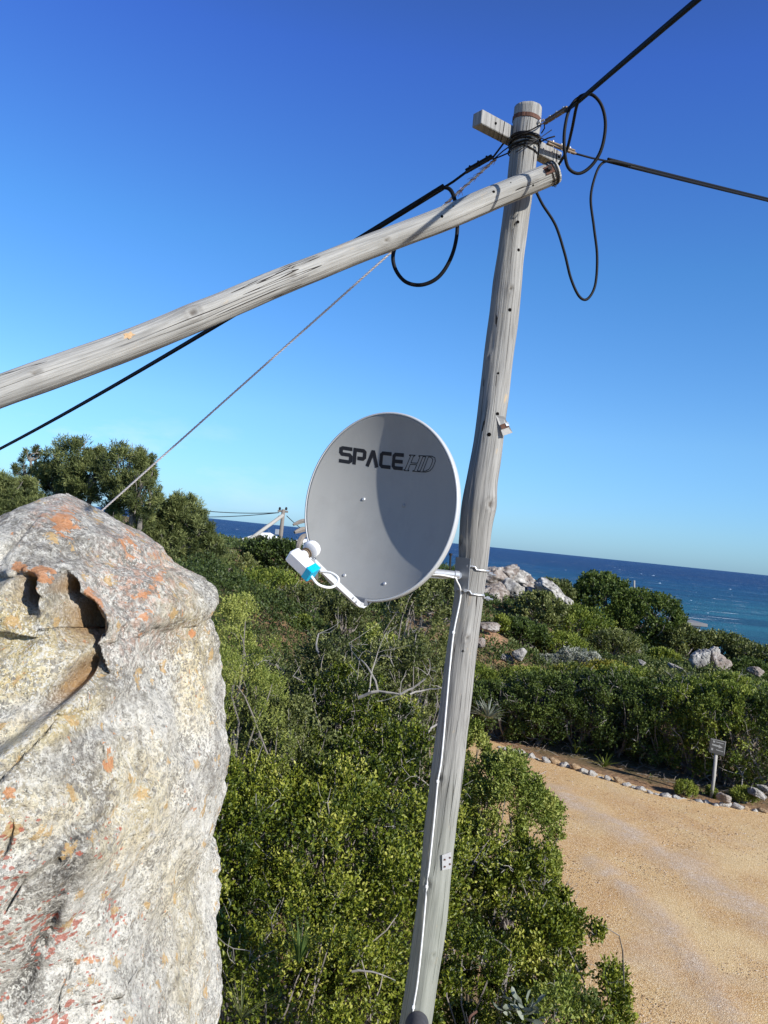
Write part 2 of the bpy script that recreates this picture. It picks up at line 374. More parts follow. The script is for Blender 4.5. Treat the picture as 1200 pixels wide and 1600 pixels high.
def m_sea():
    M = NM('sea_water', 0.45, 0.10); v = M.coord()
    sx = M.n.new('ShaderNodeSeparateXYZ'); M.l.new(v, sx.inputs[0])
    wob = M.noise(M.mapping(v, (0.004, 0.012, 1)), 1.0, 4, 0.6)
    dist = M.math('ADD', M.math('DIVIDE', sx.outputs[1], 1600.0), M.math('MULTIPLY', M.math('SUBTRACT', wob, 0.5), 0.35))
    c = M.ramp(dist, [(0.12, (0.035, 0.19, 0.24)), (0.30, (0.022, 0.130, 0.215)), (0.6, (0.015, 0.080, 0.185)), (1.0, (0.016, 0.055, 0.150))])
    patch = M.ramp(M.noise(M.mapping(v, (0.006, 0.022, 1), loc=(3, 1, 0)), 1.0, 5, 0.65), [(0.40, 0.0), (0.62, 0.6)])
    c = M.mix(patch, c, (0.008, 0.034, 0.10))
    # whitecaps broken up by wind
    wc = M.noise(M.mapping(v, (0.05, 0.16, 1)), 1.0, 5, 0.72, 0.2)
    wc2 = M.noise(M.mapping(v, (0.012, 0.035, 1), loc=(5, 2, 0)), 1.0, 3, 0.6)
    foam = M.ramp(M.math('ADD', wc, M.math('MULTIPLY', wc2, 0.35)), [(0.80, 0.0), (0.86, 1.0)])
    c = M.mix(M.math('MULTIPLY', foam, 0.8), c, (0.75, 0.8, 0.82))
    M.color(c)
    h = M.math('ADD', M.noise(M.mapping(v, (0.12, 0.35, 1)), 1.0, 7, 0.7, 0.4), M.noise(M.mapping(v, (0.8, 1.6, 1)), 1.0, 4, 0.6))
    M.bump(h, 1.0, 1.6); return M.done()

MAT = dict(
    wood=woodmat('weathered_pole_wood', green=0.55), strut=woodmat('silvery_strut_wood', (0.385, 0.375, 0.345), (0.20, 0.193, 0.175)),
    plank=woodmat('grey_plank', (0.36, 0.35, 0.33), (0.17, 0.165, 0.155)),
    rock=m_rock(), gravel=m_gravel(), ground=m_ground(), sea=m_sea(),
    redstone=stonemat('red_sandstone', (0.16, 0.125, 0.105), (0.29, 0.245, 0.21), (0.42, 0.39, 0.35), 3.5),
    greystone=stonemat('grey_sandstone', (0.15, 0.14, 0.13), (0.33, 0.31, 0.28), (0.56, 0.53, 0.48), 3.5),
    palestone=stonemat('pale_edging_stone', (0.40, 0.36, 0.30), (0.56, 0.53, 0.48), (0.70, 0.68, 0.64), 4),
    orangestone=stonemat('orange_edging_stone', (0.36, 0.22, 0.12), (0.50, 0.34, 0.19), (0.60, 0.48, 0.33), 5),
    cable=plain('black_cable', (0.007, 0.007, 0.008), 0.6, 0.15), wire=plain('dark_wire', (0.012, 0.011, 0.011), 0.6, 0.3),
    rope=plain('frayed_rope', (0.70, 0.64, 0.60), 0.9, 0.1, var=0.35, scale=120, bump=0.6),
    rust=plain('rusted_steel', (0.12, 0.06, 0.042), 0.85, 0.3, 0.2, 0.5, 60, 0.4),
    galv=plain('galvanised_steel', (0.50, 0.51, 0.52), 0.42, 0.5, 0.55, 0.15, 40, 0.1),
    brown=plain('aged_brass_clamp', (0.17, 0.12, 0.075), 0.6, 0.4, 0.3, 0.4, 80, 0.3),
    dishm=plain('grey_dish_paint', (0.26, 0.262, 0.26), 0.6, 0.12, 0.0, 0.03, 3),
    rim=plain('pale_dish_rim', (0.46, 0.47, 0.47), 0.4, 0.5, 0.0, 0.05, 10),
    armm=plain('grey_arm_paint', (0.50, 0.51, 0.52), 0.4, 0.5, 0.0, 0.05, 10),
    ink=plain('black_print', (0.012, 0.013, 0.017), 0.5, 0.3, var=0.1), hole=plain('hole_dark', (0.008, 0.007, 0.006), 1.0, 0.0),
    white=plain('white_plastic', (0.80, 0.80, 0.80), 0.35, 0.5, var=0.03), cyan=plain('blue_plastic', (0.0, 0.42, 0.66), 0.4, 0.5, var=0.05),
    teal=plain('faint_teal_print', (0.42, 0.74, 0.70), 0.5, 0.3), coax=plain('white_coax', (0.80, 0.80, 0.78), 0.45, 0.4, var=0.04),
    nickel=plain('nickel', (0.45, 0.44, 0.42), 0.3, 0.5, 0.9), signm=plain('dark_sign_board', (0.03, 0.03, 0.028), 0.6, 0.4, var=0.3, scale=20),
    signp=plain('faded_sign_print', (0.19, 0.195, 0.19), 0.7, 0.2), post=plain('whitewashed_post', (0.36, 0.345, 0.31), 0.85, 0.2, var=0.2, scale=15),
    bark=plain('grey_bark', (0.21, 0.185, 0.16), 0.9, 0.1, var=0.4, scale=25, bump=0.5), dry=plain('dry_grey_twigs', (0.27, 0.25, 0.225), 0.9, 0.1, var=0.3, scale=12),
    roofw=plain('white_roof', (0.78, 0.77, 0.74), 0.7, 0.2, var=0.05, scale=2), wallo=plain('ochre_wall', (0.62, 0.45, 0.30), 0.85, 0.2, var=0.1, scale=2),
    wallw=plain('white_wall', (0.74, 0.73, 0.70), 0.8, 0.2, var=0.05, scale=2), roofd=plain('grey_roof', (0.20, 0.20, 0.20), 0.8, 0.2, var=0.2, scale=3),
    glass=plain('dark_glass', (0.03, 0.035, 0.04), 0.1, 0.6), shoe=plain('dark_grey_suede', (0.06, 0.06, 0.065), 0.9, 0.2, var=0.4, scale=60, bump=0.5),
    shoeb=plain('blue_sole', (0.10, 0.16, 0.42), 0.7, 0.3),
    # foliage, tint 0..1
    L_gloss=leafmat('glossy_green_leaf', [(0.0, (0.022, 0.038, 0.006)), (0.38, (0.080, 0.108, 0.010)), (0.70, (0.20, 0.225, 0.022)), (1.0, (0.40, 0.39, 0.085))], 0.42, 0.28, 0.18),
    L_light=leafmat('light_green_leaf', [(0.0, (0.055, 0.080, 0.015)), (0.5, (0.155, 0.20, 0.030)), (1.0, (0.34, 0.36, 0.09))], 0.5, 0.3),
    L_grey=leafmat('olive_leaf', [(0.0, (0.040, 0.052, 0.018)), (0.5, (0.105, 0.125, 0.034)), (1.0, (0.25, 0.26, 0.09))], 0.5, 0.3),
    L_dark=leafmat('dark_evergreen_leaf', [(0.0, (0.018, 0.030, 0.009)), (0.5, (0.055, 0.085, 0.018)), (1.0, (0.125, 0.165, 0.035))], 0.55, 0.25),
    L_bright=leafmat('bright_heath_leaf', [(0.0, (0.045, 0.08, 0.010)), (0.5, (0.14, 0.180, 0.024)), (1.0, (0.27, 0.30, 0.05))], 0.6, 0.3),
    L_yellow=leafmat('yellow_tipped_leaf', [(0.0, (0.07, 0.10, 0.018)), (0.5, (0.13, 0.155, 0.022)), (1.0, (0.30, 0.26, 0.04))], 0.6, 0.3),
    L_silver=leafmat('silver_leaf', [(0.0, (0.12, 0.13, 0.10)), (0.5, (0.24, 0.25, 0.20)), (1.0, (0.42, 0.42, 0.36))], 0.7, 0.2),
    L_pine=leafmat('needle_leaf', [(0.0, (0.045, 0.062, 0.022)), (0.5, (0.13, 0.155, 0.050)), (1.0, (0.28, 0.30, 0.11))], 0.6, 0.25),
    L_aloe=leafmat('grey_green_blade', [(0.0, (0.13, 0.15, 0.11)), (1.0, (0.34, 0.36, 0.29))], 0.6, 0.3, 0.1),
    L_grass=leafmat('green_grass_blade', [(0.0, (0.04, 0.09, 0.02)), (1.0, (0.14, 0.20, 0.05))], 0.6, 0.3, 0.3),
    L_flower=leafmat('white_flower_tip', [(0.0, (0.35, 0.36, 0.30)), (1.0, (0.75, 0.74, 0.68))], 0.8, 0.2, 0.1),
)

# ------------------------------------------------------------------ terrain
road_poly = [(2.2, -8), (26, -8), (26, 13.0)] + [tuple(G(u, v)[:2]) for u, v in ((1300, 1283), (1200, 1272), (1120, 1258), (1060, 1247), (1000, 1231), (950, 1214), (900, 1203), (860, 1193), (800, 1172), (765, 1158))] + [(1.5, 19.2), (1.2, 18.2), (1.9, 16.0), (2.3, 13.5), (2.1, 10), (1.9, 6), (2.0, 2)]
RP = np.array(road_poly)
def road_dist(x, y):
    """signed distance to the road polygon, negative inside"""
    x = np.asarray(x, float); y = np.asarray(y, float); d = np.full(x.shape, 1e9); ins = np.zeros(x.shape, bool)
    n = len(RP)
    for i in range(n):
        a = RP[i]; b = RP[(i + 1) % n]; e = b - a; L2 = e @ e
        t = np.clip(((x - a[0]) * e[0] + (y - a[1]) * e[1]) / L2, 0, 1)
        d = np.minimum(d, np.hypot(x - a[0] - t * e[0], y - a[1] - t * e[1]))
        c = ((a[1] > y) != (b[1] > y)) & (x < (b[0] - a[0]) * (y - a[1]) / ((b[1] - a[1]) + 1e-12) + a[0]); ins ^= c
    return np.where(ins, -d, d)
ctrl = [(8, 0, 0), (15, 8, 0), (3, 8, 0), (8, 10, 0), (15, 14, 0), (5, 15, 0), (22, 5, 0), (1.2, 18.5, .1), (-1, 3, .7), (.2, 3.8, .7), (-2.5, 3, .9), (-3, 6, 1.4), (-3, 10, 1.8),
        (-1, 13, 1.6), (0, 9, 1.0), (1.5, 13, .2), (-.8, 18, 1.3), (-10, 20, 2.4), (-8, 12, 2.3), (-12, 30, 3), (5, 21, .5), (9, 19.5, .2), (13, 21, .1),
        (21, 45, -1.2), (10, 60, -2.0), (30, 60, -5), (0, 58, .4), (-12, 62, .9), (-32, 60, 2.5), (-30, 30, 3.5), (-30, 0, 3), (32, 30, -2), (35, 0, -.5), (0, -15, 2), (25, -25, 0), (0, 90, -6), (40, 90, -11), (-10, 95, -3), (55, 50, -9), (-60, 95, 3), (-60, 20, 5), (70, 20, -8), (70, 90, -14)]
ctrl += [tuple(P(*q)) for q in ((425, 985, 22), (350, 897, 30), (770, 988, 26), (820, 955, 33), (800, 1035, 24), (1105, 1056, 26), (990, 1010, 38), (300, 834, 100), (430, 884, 32))]
for u_, v_, y_, h_ in ((428, 890, 19, .9), (485, 915, 18, .9), (540, 930, 17, .8), (436, 846, 30, 1.6), (360, 862, 28, 1.3), (305, 866, 25, 1.0), (787, 960, 27, .5), (845, 925, 30, 1.2), (815, 968, 27.5, 1.3), (905, 946, 32, 1.5), (880, 990, 28, .8), (960, 985, 30, 1.0), (905, 1016, 25.5, .7), (955, 1035, 23.8, .7), (948, 898, 38, 3.4), (1015, 922, 37, 3.0), (1062, 975, 36, 1.6), (1038, 1014, 28.5, .8), (1125, 988, 37, 1.4), (1190, 1008, 35, 1.3), (1170, 1030, 29, .9), (700, 905, 26, 1.5), (868, 905, 36, 1.1), (850, 1045, 22.5, 1.1), (1000, 1045, 22, 1.2), (1150, 1055, 21, 1.2)):
    q_ = P(u_, v_, y_); ctrl.append((q_[0], q_[1], q_[2] - h_))
ctrl += [tuple(P(*q)) for q in ((420, 866, 60), (380, 866, 48), (470, 868, 60), (330, 858, 60), (520, 880, 50), (440, 862, 75))]
CT = np.array(ctrl)
def _phi(r): return np.where(r > 1e-9, r * r * np.log(r + 1e-12), 0)
_n = len(CT); _A = np.zeros((_n + 3, _n + 3)); _d = np.hypot(CT[:, None, 0] - CT[None, :, 0], CT[:, None, 1] - CT[None, :, 1])
_A[:_n, :_n] = _phi(_d) + np.eye(_n) * 1.5; _A[:_n, _n] = 1; _A[:_n, _n + 1:] = CT[:, :2]; _A[_n:, :_n] = _A[:_n, _n:].T
_w = np.linalg.solve(_A, np.concatenate([CT[:, 2], np.zeros(3)]))
def ground(x, y):
    x = np.atleast_1d(np.asarray(x, float)); y = np.atleast_1d(np.asarray(y, float)); sh = x.shape; x = x.ravel(); y = y.ravel()
    xc = np.clip(x, -80, 80); yc = np.clip(y, -35, 105)
    d = np.hypot(xc[:, None] - CT[None, :, 0], yc[:, None] - CT[None, :, 1])
    z = _phi(d) @ _w[:_n] + _w[_n] + xc * _w[_n + 1] + yc * _w[_n + 2]
    z = np.clip(z, -16, 7)
    z = z + 0.08 * fbm(np.stack([x * .5, y * .5, x * 0], 1), 3, 5)
    rd = road_dist(x, y); z = z * sstep(0.15, 2.2, rd)
    far = np.maximum(sstep(95, 150, y), sstep(70, 110, x)); z = z * (1 - far) + (-22) * far
    return z.reshape(sh)
def gz(x, y): return float(ground([x], [y])[0])
bare = [(P(425, 985, 22), 1.6), (P(355, 893, 30), 3.6), (P(765, 985, 26), .8), (P(760, 1150, 19.5), 1.0)]
def bare_mask(x, y):
    r = sstep(0.8, 0.1, road_dist(x, y)) * .8
    for p_, rr in bare: r = np.maximum(r, sstep(rr * 1.1, rr * .6, np.hypot(x - p_[0], (y - p_[1]) * .6)))
    return r
def make_ground():
    xs = np.concatenate([np.linspace(-320, -40, 30)[:-1], np.linspace(-40, 40, 260), np.linspace(40, 320, 30)[1:]])
    ys = np.concatenate([np.linspace(-300, -12, 22)[:-1], np.linspace(-12, 60, 240), np.linspace(60, 230, 50)[1:]])
    X, Y = np.meshgrid(xs, ys, indexing='ij'); x = X.ravel(); y = Y.ravel(); z = ground(x, y)
    nx, ny = len(xs), len(ys); idx = np.arange(nx * ny).reshape(nx, ny)
    q = np.stack([idx[:-1, :-1], idx[1:, :-1], idx[1:, 1:], idx[:-1, 1:]], -1).reshape(-1, 4)
    o = meshobj('ground', np.stack([x, y, z], 1), q, mat=MAT['ground'], attrs={'bare': bare_mask(x, y)})
    tag(o, 'brown sandy soil of the coastal slope under the scrub', 'ground', kind='structure')
make_ground()
def make_path():
    import bmesh
    bm = bmesh.new(); f = bm.faces.new([bm.verts.new((a, b, 0.02)) for a, b in road_poly])
    for ax_, lo, hi in ((0, 1.2, 13.0), (1, 5.0, 19.2)):
        for t in np.arange(lo, hi, .14):
            co = (t, 0, 0) if ax_ == 0 else (0, t, 0); no = (1, 0, 0) if ax_ == 0 else (0, 1, 0)
            bmesh.ops.bisect_plane(bm, geom=bm.verts[:] + bm.edges[:] + bm.faces[:], plane_co=co, plane_no=no)
    bm.verts.index_update(); V = np.array([v_.co[:] for v_ in bm.verts]); Fc = [[v_.index for v_ in f_.verts] for f_ in bm.faces]; bm.free()
    def band(pts, w):
        Q = np.array([G(u, v)[:2] for u, v in pts]); r = np.full(len(V), 1e9)
        for a, b in zip(Q[:-1], Q[1:]):
            e = b - a; t = np.clip(((V[:, 0] - a[0]) * e[0] + (V[:, 1] - a[1]) * e[1]) / (e @ e), 0, 1); r = np.minimum(r, np.hypot(V[:, 0] - a[0] - t * e[0], V[:, 1] - a[1] - t * e[1]))
        nn = fbm(V * [2.5, 2.5, 0] + [0, 0, 3], 3, 4); return np.clip(1.25 - r / (w * (1 + .5 * nn)), 0, 1)
    berm = np.maximum.reduce([band([(870, 1235), (930, 1275), (1010, 1320), (1080, 1370), (1140, 1405), (1210, 1450)], .38), band([(930, 1350), (985, 1395), (1040, 1450), (1080, 1510), (1120, 1560), (1160, 1620)], .22),
        band([(1075, 1340), (1100, 1375), (1130, 1400)], .3) * .7, band([(940, 1500), (1010, 1510), (1080, 1520), (1200, 1545)], .10) * .5, band([(1010, 1460), (1030, 1520), (1080, 1570)], .25) * .5, band([(950, 1230), (1050, 1290), (1200, 1330)], .12) * .35])
    smo = np.maximum.reduce([band([(1040, 1420), (1080, 1450), (1140, 1520)], .55), band([(1150, 1350), (1200, 1340)], .6), band([(1140, 1465), (1200, 1500)], .4)]) * (1 - berm)
    V[:, 2] += .018 * berm + .006 * fbm(V * [1.5, 1.5, 0], 3, 6) * (road_dist(V[:, 0], V[:, 1]) < -.1) + .004
    o = meshobj('gravel_path', V, faces=Fc, mat=MAT['gravel'], attrs={'berm': berm, 'smooth_sand': smo}); tag(o, 'orange tan gravel drive with pale tyre windrows', 'path', kind='structure')
make_path()
def make_sea():
    ys = np.array([-3000, 60, 150, 400, 1000, 3000, 9000, 40000.]); xs = np.array([-40000, -9000, -3000, -800, 0, 800, 3000, 9000, 40000.])
    X, Y = np.meshgrid(xs, ys, indexing='ij'); idx = np.arange(X.size).reshape(X.shape)
    q = np.stack([idx[:-1, :-1], idx[1:, :-1], idx[1:, 1:], idx[:-1, 1:]], -1).reshape(-1, 4)
    tag(meshobj('sea', np.stack([X.ravel(), Y.ravel(), np.full(X.size, -14.5)], 1), q, mat=MAT['sea'], smooth=False), 'deep blue sea flecked with whitecaps', 'sea', kind='structure')
make_sea()
def whitecaps():
    rng = np.random.default_rng(55); n = 170; y = 1 / rng.uniform(1 / 3500, 1 / 215, n) ; x = rng.uniform(-.30, .62, n) * y
    w = rng.uniform(.0006, .0028, n) * y ** .96 * 1.1; h = np.minimum(.75, w * .30) * rng.uniform(.4, 1.1, n); d = w * .5
    K = 7; V = np.zeros((n, K, 2, 3)); t = np.linspace(-1, 1, K)
    for k in range(K):
        hh_ = h * (1 - t[k] ** 2) * rng.uniform(.5, 1.2, n)
        V[:, k, 0] = np.stack([x + t[k] * w, y + d * (t[k] ** 2 - 1), np.full(n, -14.55)], 1); V[:, k, 1] = np.stack([x + t[k] * w, y + d * (t[k] ** 2 - .6), -14.5 + hh_], 1)
    b = np.arange(n)[:, None] * 2 * K; q = np.concatenate([b + np.array([2 * k, 2 * k + 2, 2 * k + 3, 2 * k + 1]) for k in range(K - 1)], 0)
    o = meshobj('whitecaps', V.reshape(-1, 3), q, mat=plain('sea_foam', (0.36, 0.45, 0.54), .9, .1), smooth=False); tag(o, 'small whitecaps scattered over the open sea', 'foam', kind='stuff')
whitecaps()

# ------------------------------------------------------------------ boulder
def make_boulder():
    Y0 = 2.75
    pr = [(105, 770), (130, 783), (160, 803), (196, 826), (230, 848), (240, 862), (250, 884), (274, 906), (293, 920), (308, 938), (316, 950), (303, 972), (314, 1010), (330, 1080), (348, 1150), (348, 1200), (332, 1290), (312, 1350), (296, 1385), (303, 1450), (306, 1520), (308, 1600), (310, 1700), (310, 2000), (300, 2200)]
    pl = [(104, 770), (84, 782), (50, 826), (5, 884), (-60, 945), (-120, 960), (-180, 1060), (-220, 1200), (-250, 1400), (-260, 1600), (-260, 2200)]
    A = np.array([P(u, v, Y0) for u, v in pr]); B = np.array([P(u, v, Y0) for u, v in pl])
    zt = A[0, 2]; zb = 0.5
    nz, nt = 560, 560
    # rows denser near the top
    k = np.linspace(0, 1, nz); z = zt - (zt - zb) * (k ** 1.25)
    xr = np.interp(z, A[::-1, 2], A[::-1, 0]); xl = np.interp(z, B[::-1, 2], B[::-1, 0])
    cx = (xr + xl) / 2; a = np.maximum((xr - xl) / 2, 0.004); b = 0.95 * (a / a.max()) ** 0.72
    tt = np.linspace(0, 1, nt, endpoint=False)
    th = -math.pi / 2 + (tt - 0.5) * 2 * math.pi       # front = -pi/2
    th = th - 0.55 * np.sin((tt - 0.5) * 2 * math.pi) * 1.0
    Z, TH = np.meshgrid(z, th, indexing='ij')
    c, s = np.cos(TH), np.sin(TH); ex = 2 / 2.35
    X = cx[:, None] + a[:, None] * np.sign(c) * np.abs(c) ** ex
    Yy = Y0 + b[:, None] * np.sign(s) * np.abs(s) ** ex
    V = np.stack([X.ravel(), Yy.ravel(), Z.ravel()], 1)
    Vg = V.reshape(nz, nt, 3); dz_ = np.gradient(Vg, axis=0); dt_ = np.roll(Vg, -1, 1) - np.roll(Vg, 1, 1)
    N = np.cross(dt_.reshape(-1, 3), -dz_.reshape(-1, 3)); N /= np.linalg.norm(N, axis=1)[:, None] + 1e-12
    rad0 = np.stack([(c * np.ones_like(TH)).ravel(), s.ravel(), np.zeros(V.shape[0])], 1); sg_ = np.sign(np.sum(N * rad0, 1)); sg_[sg_ == 0] = 1; N *= sg_[:, None]
    N[:nt] = [0, 0, 1]
    edge = np.abs(s.ravel())             # keep the outline, deform the face
    topf = 0.15 + .85 * sstep(0, 0.25, zt - V[:, 2])
    big = fbm(V * 1.7, 3, 11); med = fbm(V * 5.0, 4, 23); fine = fbm(V * 19, 4, 31)
    rid = 1 - np.abs(vnoise(V * np.array([3.2, 3.2, 2.2]) + 4.1, 77)) * 2
    Vr = V @ np.array([[.8, .5, .33], [-.55, .83, .05], [-.25, -.22, .94]]); fac = .115 * vlin(Vr * 2.6, 61) + .065 * vlin(Vr[:, [2, 0, 1]] * 5.5, 62) + .024 * vlin(Vr * 13, 63)
    disp = (fac * (.25 + .75 * edge) + 0.05 * big * edge + 0.022 * med * (0.35 + 0.65 * edge) + 0.011 * fine + 0.03 * rid * edge) * topf
    V = V + N * disp[:, None]
    u, v = px(V); front = (s.ravel() < 0.05)
    dep = np.zeros(len(V))
    # overhanging lower edge of the upper slab
    cu = np.array([-300, -100, 0, 30, 55, 80, 100, 118, 135, 148, 152, 165, 190, 215, 236, 262, 300]); cv = np.array([830, 870, 893, 905, 897, 925, 905, 925, 945, 985, 1015, 1040, 1050, 1056, 1046, 1038, 1030])
    cd = np.array([.03, .05, .05, .07, .06, .10, .09, .13, .15, .15, .12, .06, .04, .05, .05, .02, 0])
    vc = np.interp(u, cu, cv); D = np.interp(u, cu, cd); dv = v - vc
    dep += D * sstep(-3, 20, dv) * np.exp(-np.maximum(dv, 0) / 105)
    def pit(pu, pv, ru, rv, rot, d, hard=1.25):
        ca, sa = math.cos(R(rot)), math.sin(R(rot)); du, dw = u - pu, v - pv
        q = np.sqrt(((du * ca + dw * sa) / ru) ** 2 + ((-du * sa + dw * ca) / rv) ** 2) + 0.16 * fine + 0.10 * vlin(V * 22, 71)
        return d * np.clip(1.35 - q, 0, 1) ** (1 / hard)
    cave = np.zeros(len(V))
    for a_ in ((38, 925, 26, 26, -30, .10), (102, 918, 17, 17, 20, .09), (112, 975, 40, 36, 15, .13), (108, 1062, 17, 56, 42, .13), (150, 1140, 10, 18, 0, .03), (138, 1190, 16, 30, 15, .05), (222, 1052, 16, 6, -15, .05)):
        w = pit(*a_); dep += w
        if a_[5] > .085: cave = np.maximum(cave, np.clip(w / a_[5] * 1.6 - .25, 0, 1))
    dep -= 0.10 * np.exp(-((u - 72) / 16) ** 2 - ((v - 935) / 30) ** 2)       # rib between the two hollows
    dep -= 0.05 * np.exp(-((u - 133) / 9) ** 2 - ((v - 1042) / 22) ** 2)
    def crack(pts, w, d):
        r = np.full(len(V), 1e9)
        for (x0, y0), (x1, y1) in zip(pts[:-1], pts[1:]):
            e = np.array([x1 - x0, y1 - y0]); t = np.clip(((u - x0) * e[0] + (v - y0) * e[1]) / (e @ e), 0, 1)
            r = np.minimum(r, np.hypot(u - x0 - t * e[0], v - y0 - t * e[1]))
        return d * np.exp(-(r / (w * (1 + .5 * med))) ** 2)
    dep += crack([(296, 902), (285, 925), (262, 958), (240, 985)], 2.2, .022)
    dep += crack([(60, 1165), (95, 1130), (110, 1108), (160, 1106)], 3, .035)
    dep += crack([(0, 1235), (30, 1200), (62, 1165)], 2.5, .03)
    dep += crack([(0, 1345), (14, 1325), (38, 1270)], 2.5, .024)
    dep += crack([(36, 1395), (60, 1355), (110, 1325)], 2.5, .03)
    dep += crack([(90, 1585), (90, 1555), (108, 1520), (118, 1505)], 2.0, .02)
    dep += crack([(308, 1055), (312, 1075), (316, 1100), (316, 1130)], 2, .02)
    dep += crack([(20, 1560), (60, 1480), (95, 1420), (115, 1370), (130, 1310)], 20, .03)
    dep += crack([(100, 770), (60, 800), (20, 850), (0, 870)], 5, .02)
    # slab step: face to the right of the crack sits a little back
    dep += 0.05 * sstep(0, 10, (u - 240) * 0.83 + (v - 985) * 0.56 - 2) * sstep(900, 960, v) * sstep(1230, 1050, v)
    # ledge shelves down the left side
    dep -= 0.12 * sstep(0, 34, v - (1115 - .75 * (u - 60))) * sstep(220, 60, v - (1115 - .75 * (u - 60))) * sstep(190, 120, u)
    dep -= 0.10 * sstep(0, 26, v - (1330 - .3 * u)) * sstep(240, 60, v - (1330 - .3 * u)) * sstep(230, 140, u)
    V[:, 1] += np.where(front, dep * sstep(0.0, 0.25, edge), 0)
    def blob(pu, pv, ru, rv, rot=0):
        ca, sa = math.cos(R(rot)), math.sin(R(rot)); du, dw = u - pu, v - pv
        q = np.sqrt(((du * ca + dw * sa) / ru) ** 2 + ((-du * sa + dw * ca) / rv) ** 2); return np.clip(1.4 - q + .35 * med, 0, 1)
    yel = np.maximum.reduce([blob(30, 1000, 110, 75, 20), blob(20, 1060, 80, 45), blob(110, 1120, 60, 25, -40), blob(290, 1020, 40, 110, -10) * .7, blob(210, 1260, 60, 90) * .55, blob(270, 1400, 50, 110) * .5, blob(40, 1150, 60, 40) * .7, blob(70, 1250, 80, 60) * .5, blob(290, 1480, 35, 120) * .5])
    whi = np.maximum.reduce([sstep(1180, 1300, v) * .9, blob(165, 880, 25, 18), blob(20, 1000, 60, 40), blob(250, 1130, 90, 80) * .6, blob(60, 960, 30, 20)])
    ora = np.maximum.reduce([blob(100, 822, 26, 24), blob(143, 940, 14, 20, -20), blob(60, 900, 30, 16), blob(198, 850, 14, 24) * .6, blob(50, 1213, 15, 15), blob(30, 885, 16, 10), blob(297, 992, 7, 7), blob(245, 900, 20, 40) * .45, blob(215, 950, 30, 40) * .4, blob(140, 1500, 25, 10), blob(165, 1190, 10, 14) * .8])
    pink = np.maximum.reduce([blob(215, 890, 70, 75, 35), blob(85, 800, 45, 18, -25), blob(225, 990, 60, 50) * .6])
    red = np.maximum(sstep(1225, 1290, v) * sstep(270, 130, u), sstep(1230, 1500, v) * sstep(330, 200, u) * .45) + blob(120, 785, 16, 6) * .7
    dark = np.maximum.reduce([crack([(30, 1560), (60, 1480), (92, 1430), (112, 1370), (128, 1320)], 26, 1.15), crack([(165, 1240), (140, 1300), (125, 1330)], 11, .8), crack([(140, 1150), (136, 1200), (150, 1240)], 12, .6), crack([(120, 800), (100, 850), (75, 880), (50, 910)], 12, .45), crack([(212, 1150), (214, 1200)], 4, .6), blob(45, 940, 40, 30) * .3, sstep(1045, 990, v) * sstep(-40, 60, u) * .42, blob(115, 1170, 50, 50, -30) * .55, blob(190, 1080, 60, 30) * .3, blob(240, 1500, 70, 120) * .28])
    idx = np.arange(nz * nt).reshape(nz, nt); nx_ = np.roll(idx, -1, 1)
    q = np.stack([idx[:-1], idx[1:], nx_[1:], nx_[:-1]], -1).reshape(-1, 4)
    base = P(60, 1000, Y0); loc = (base[0], Y0, zb)
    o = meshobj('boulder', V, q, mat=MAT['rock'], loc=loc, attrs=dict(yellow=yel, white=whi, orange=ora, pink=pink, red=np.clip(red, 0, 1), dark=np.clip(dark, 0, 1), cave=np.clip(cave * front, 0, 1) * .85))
    tag(o, 'huge lichen-spotted pale boulder filling the lower left foreground', 'boulder')
make_boulder()

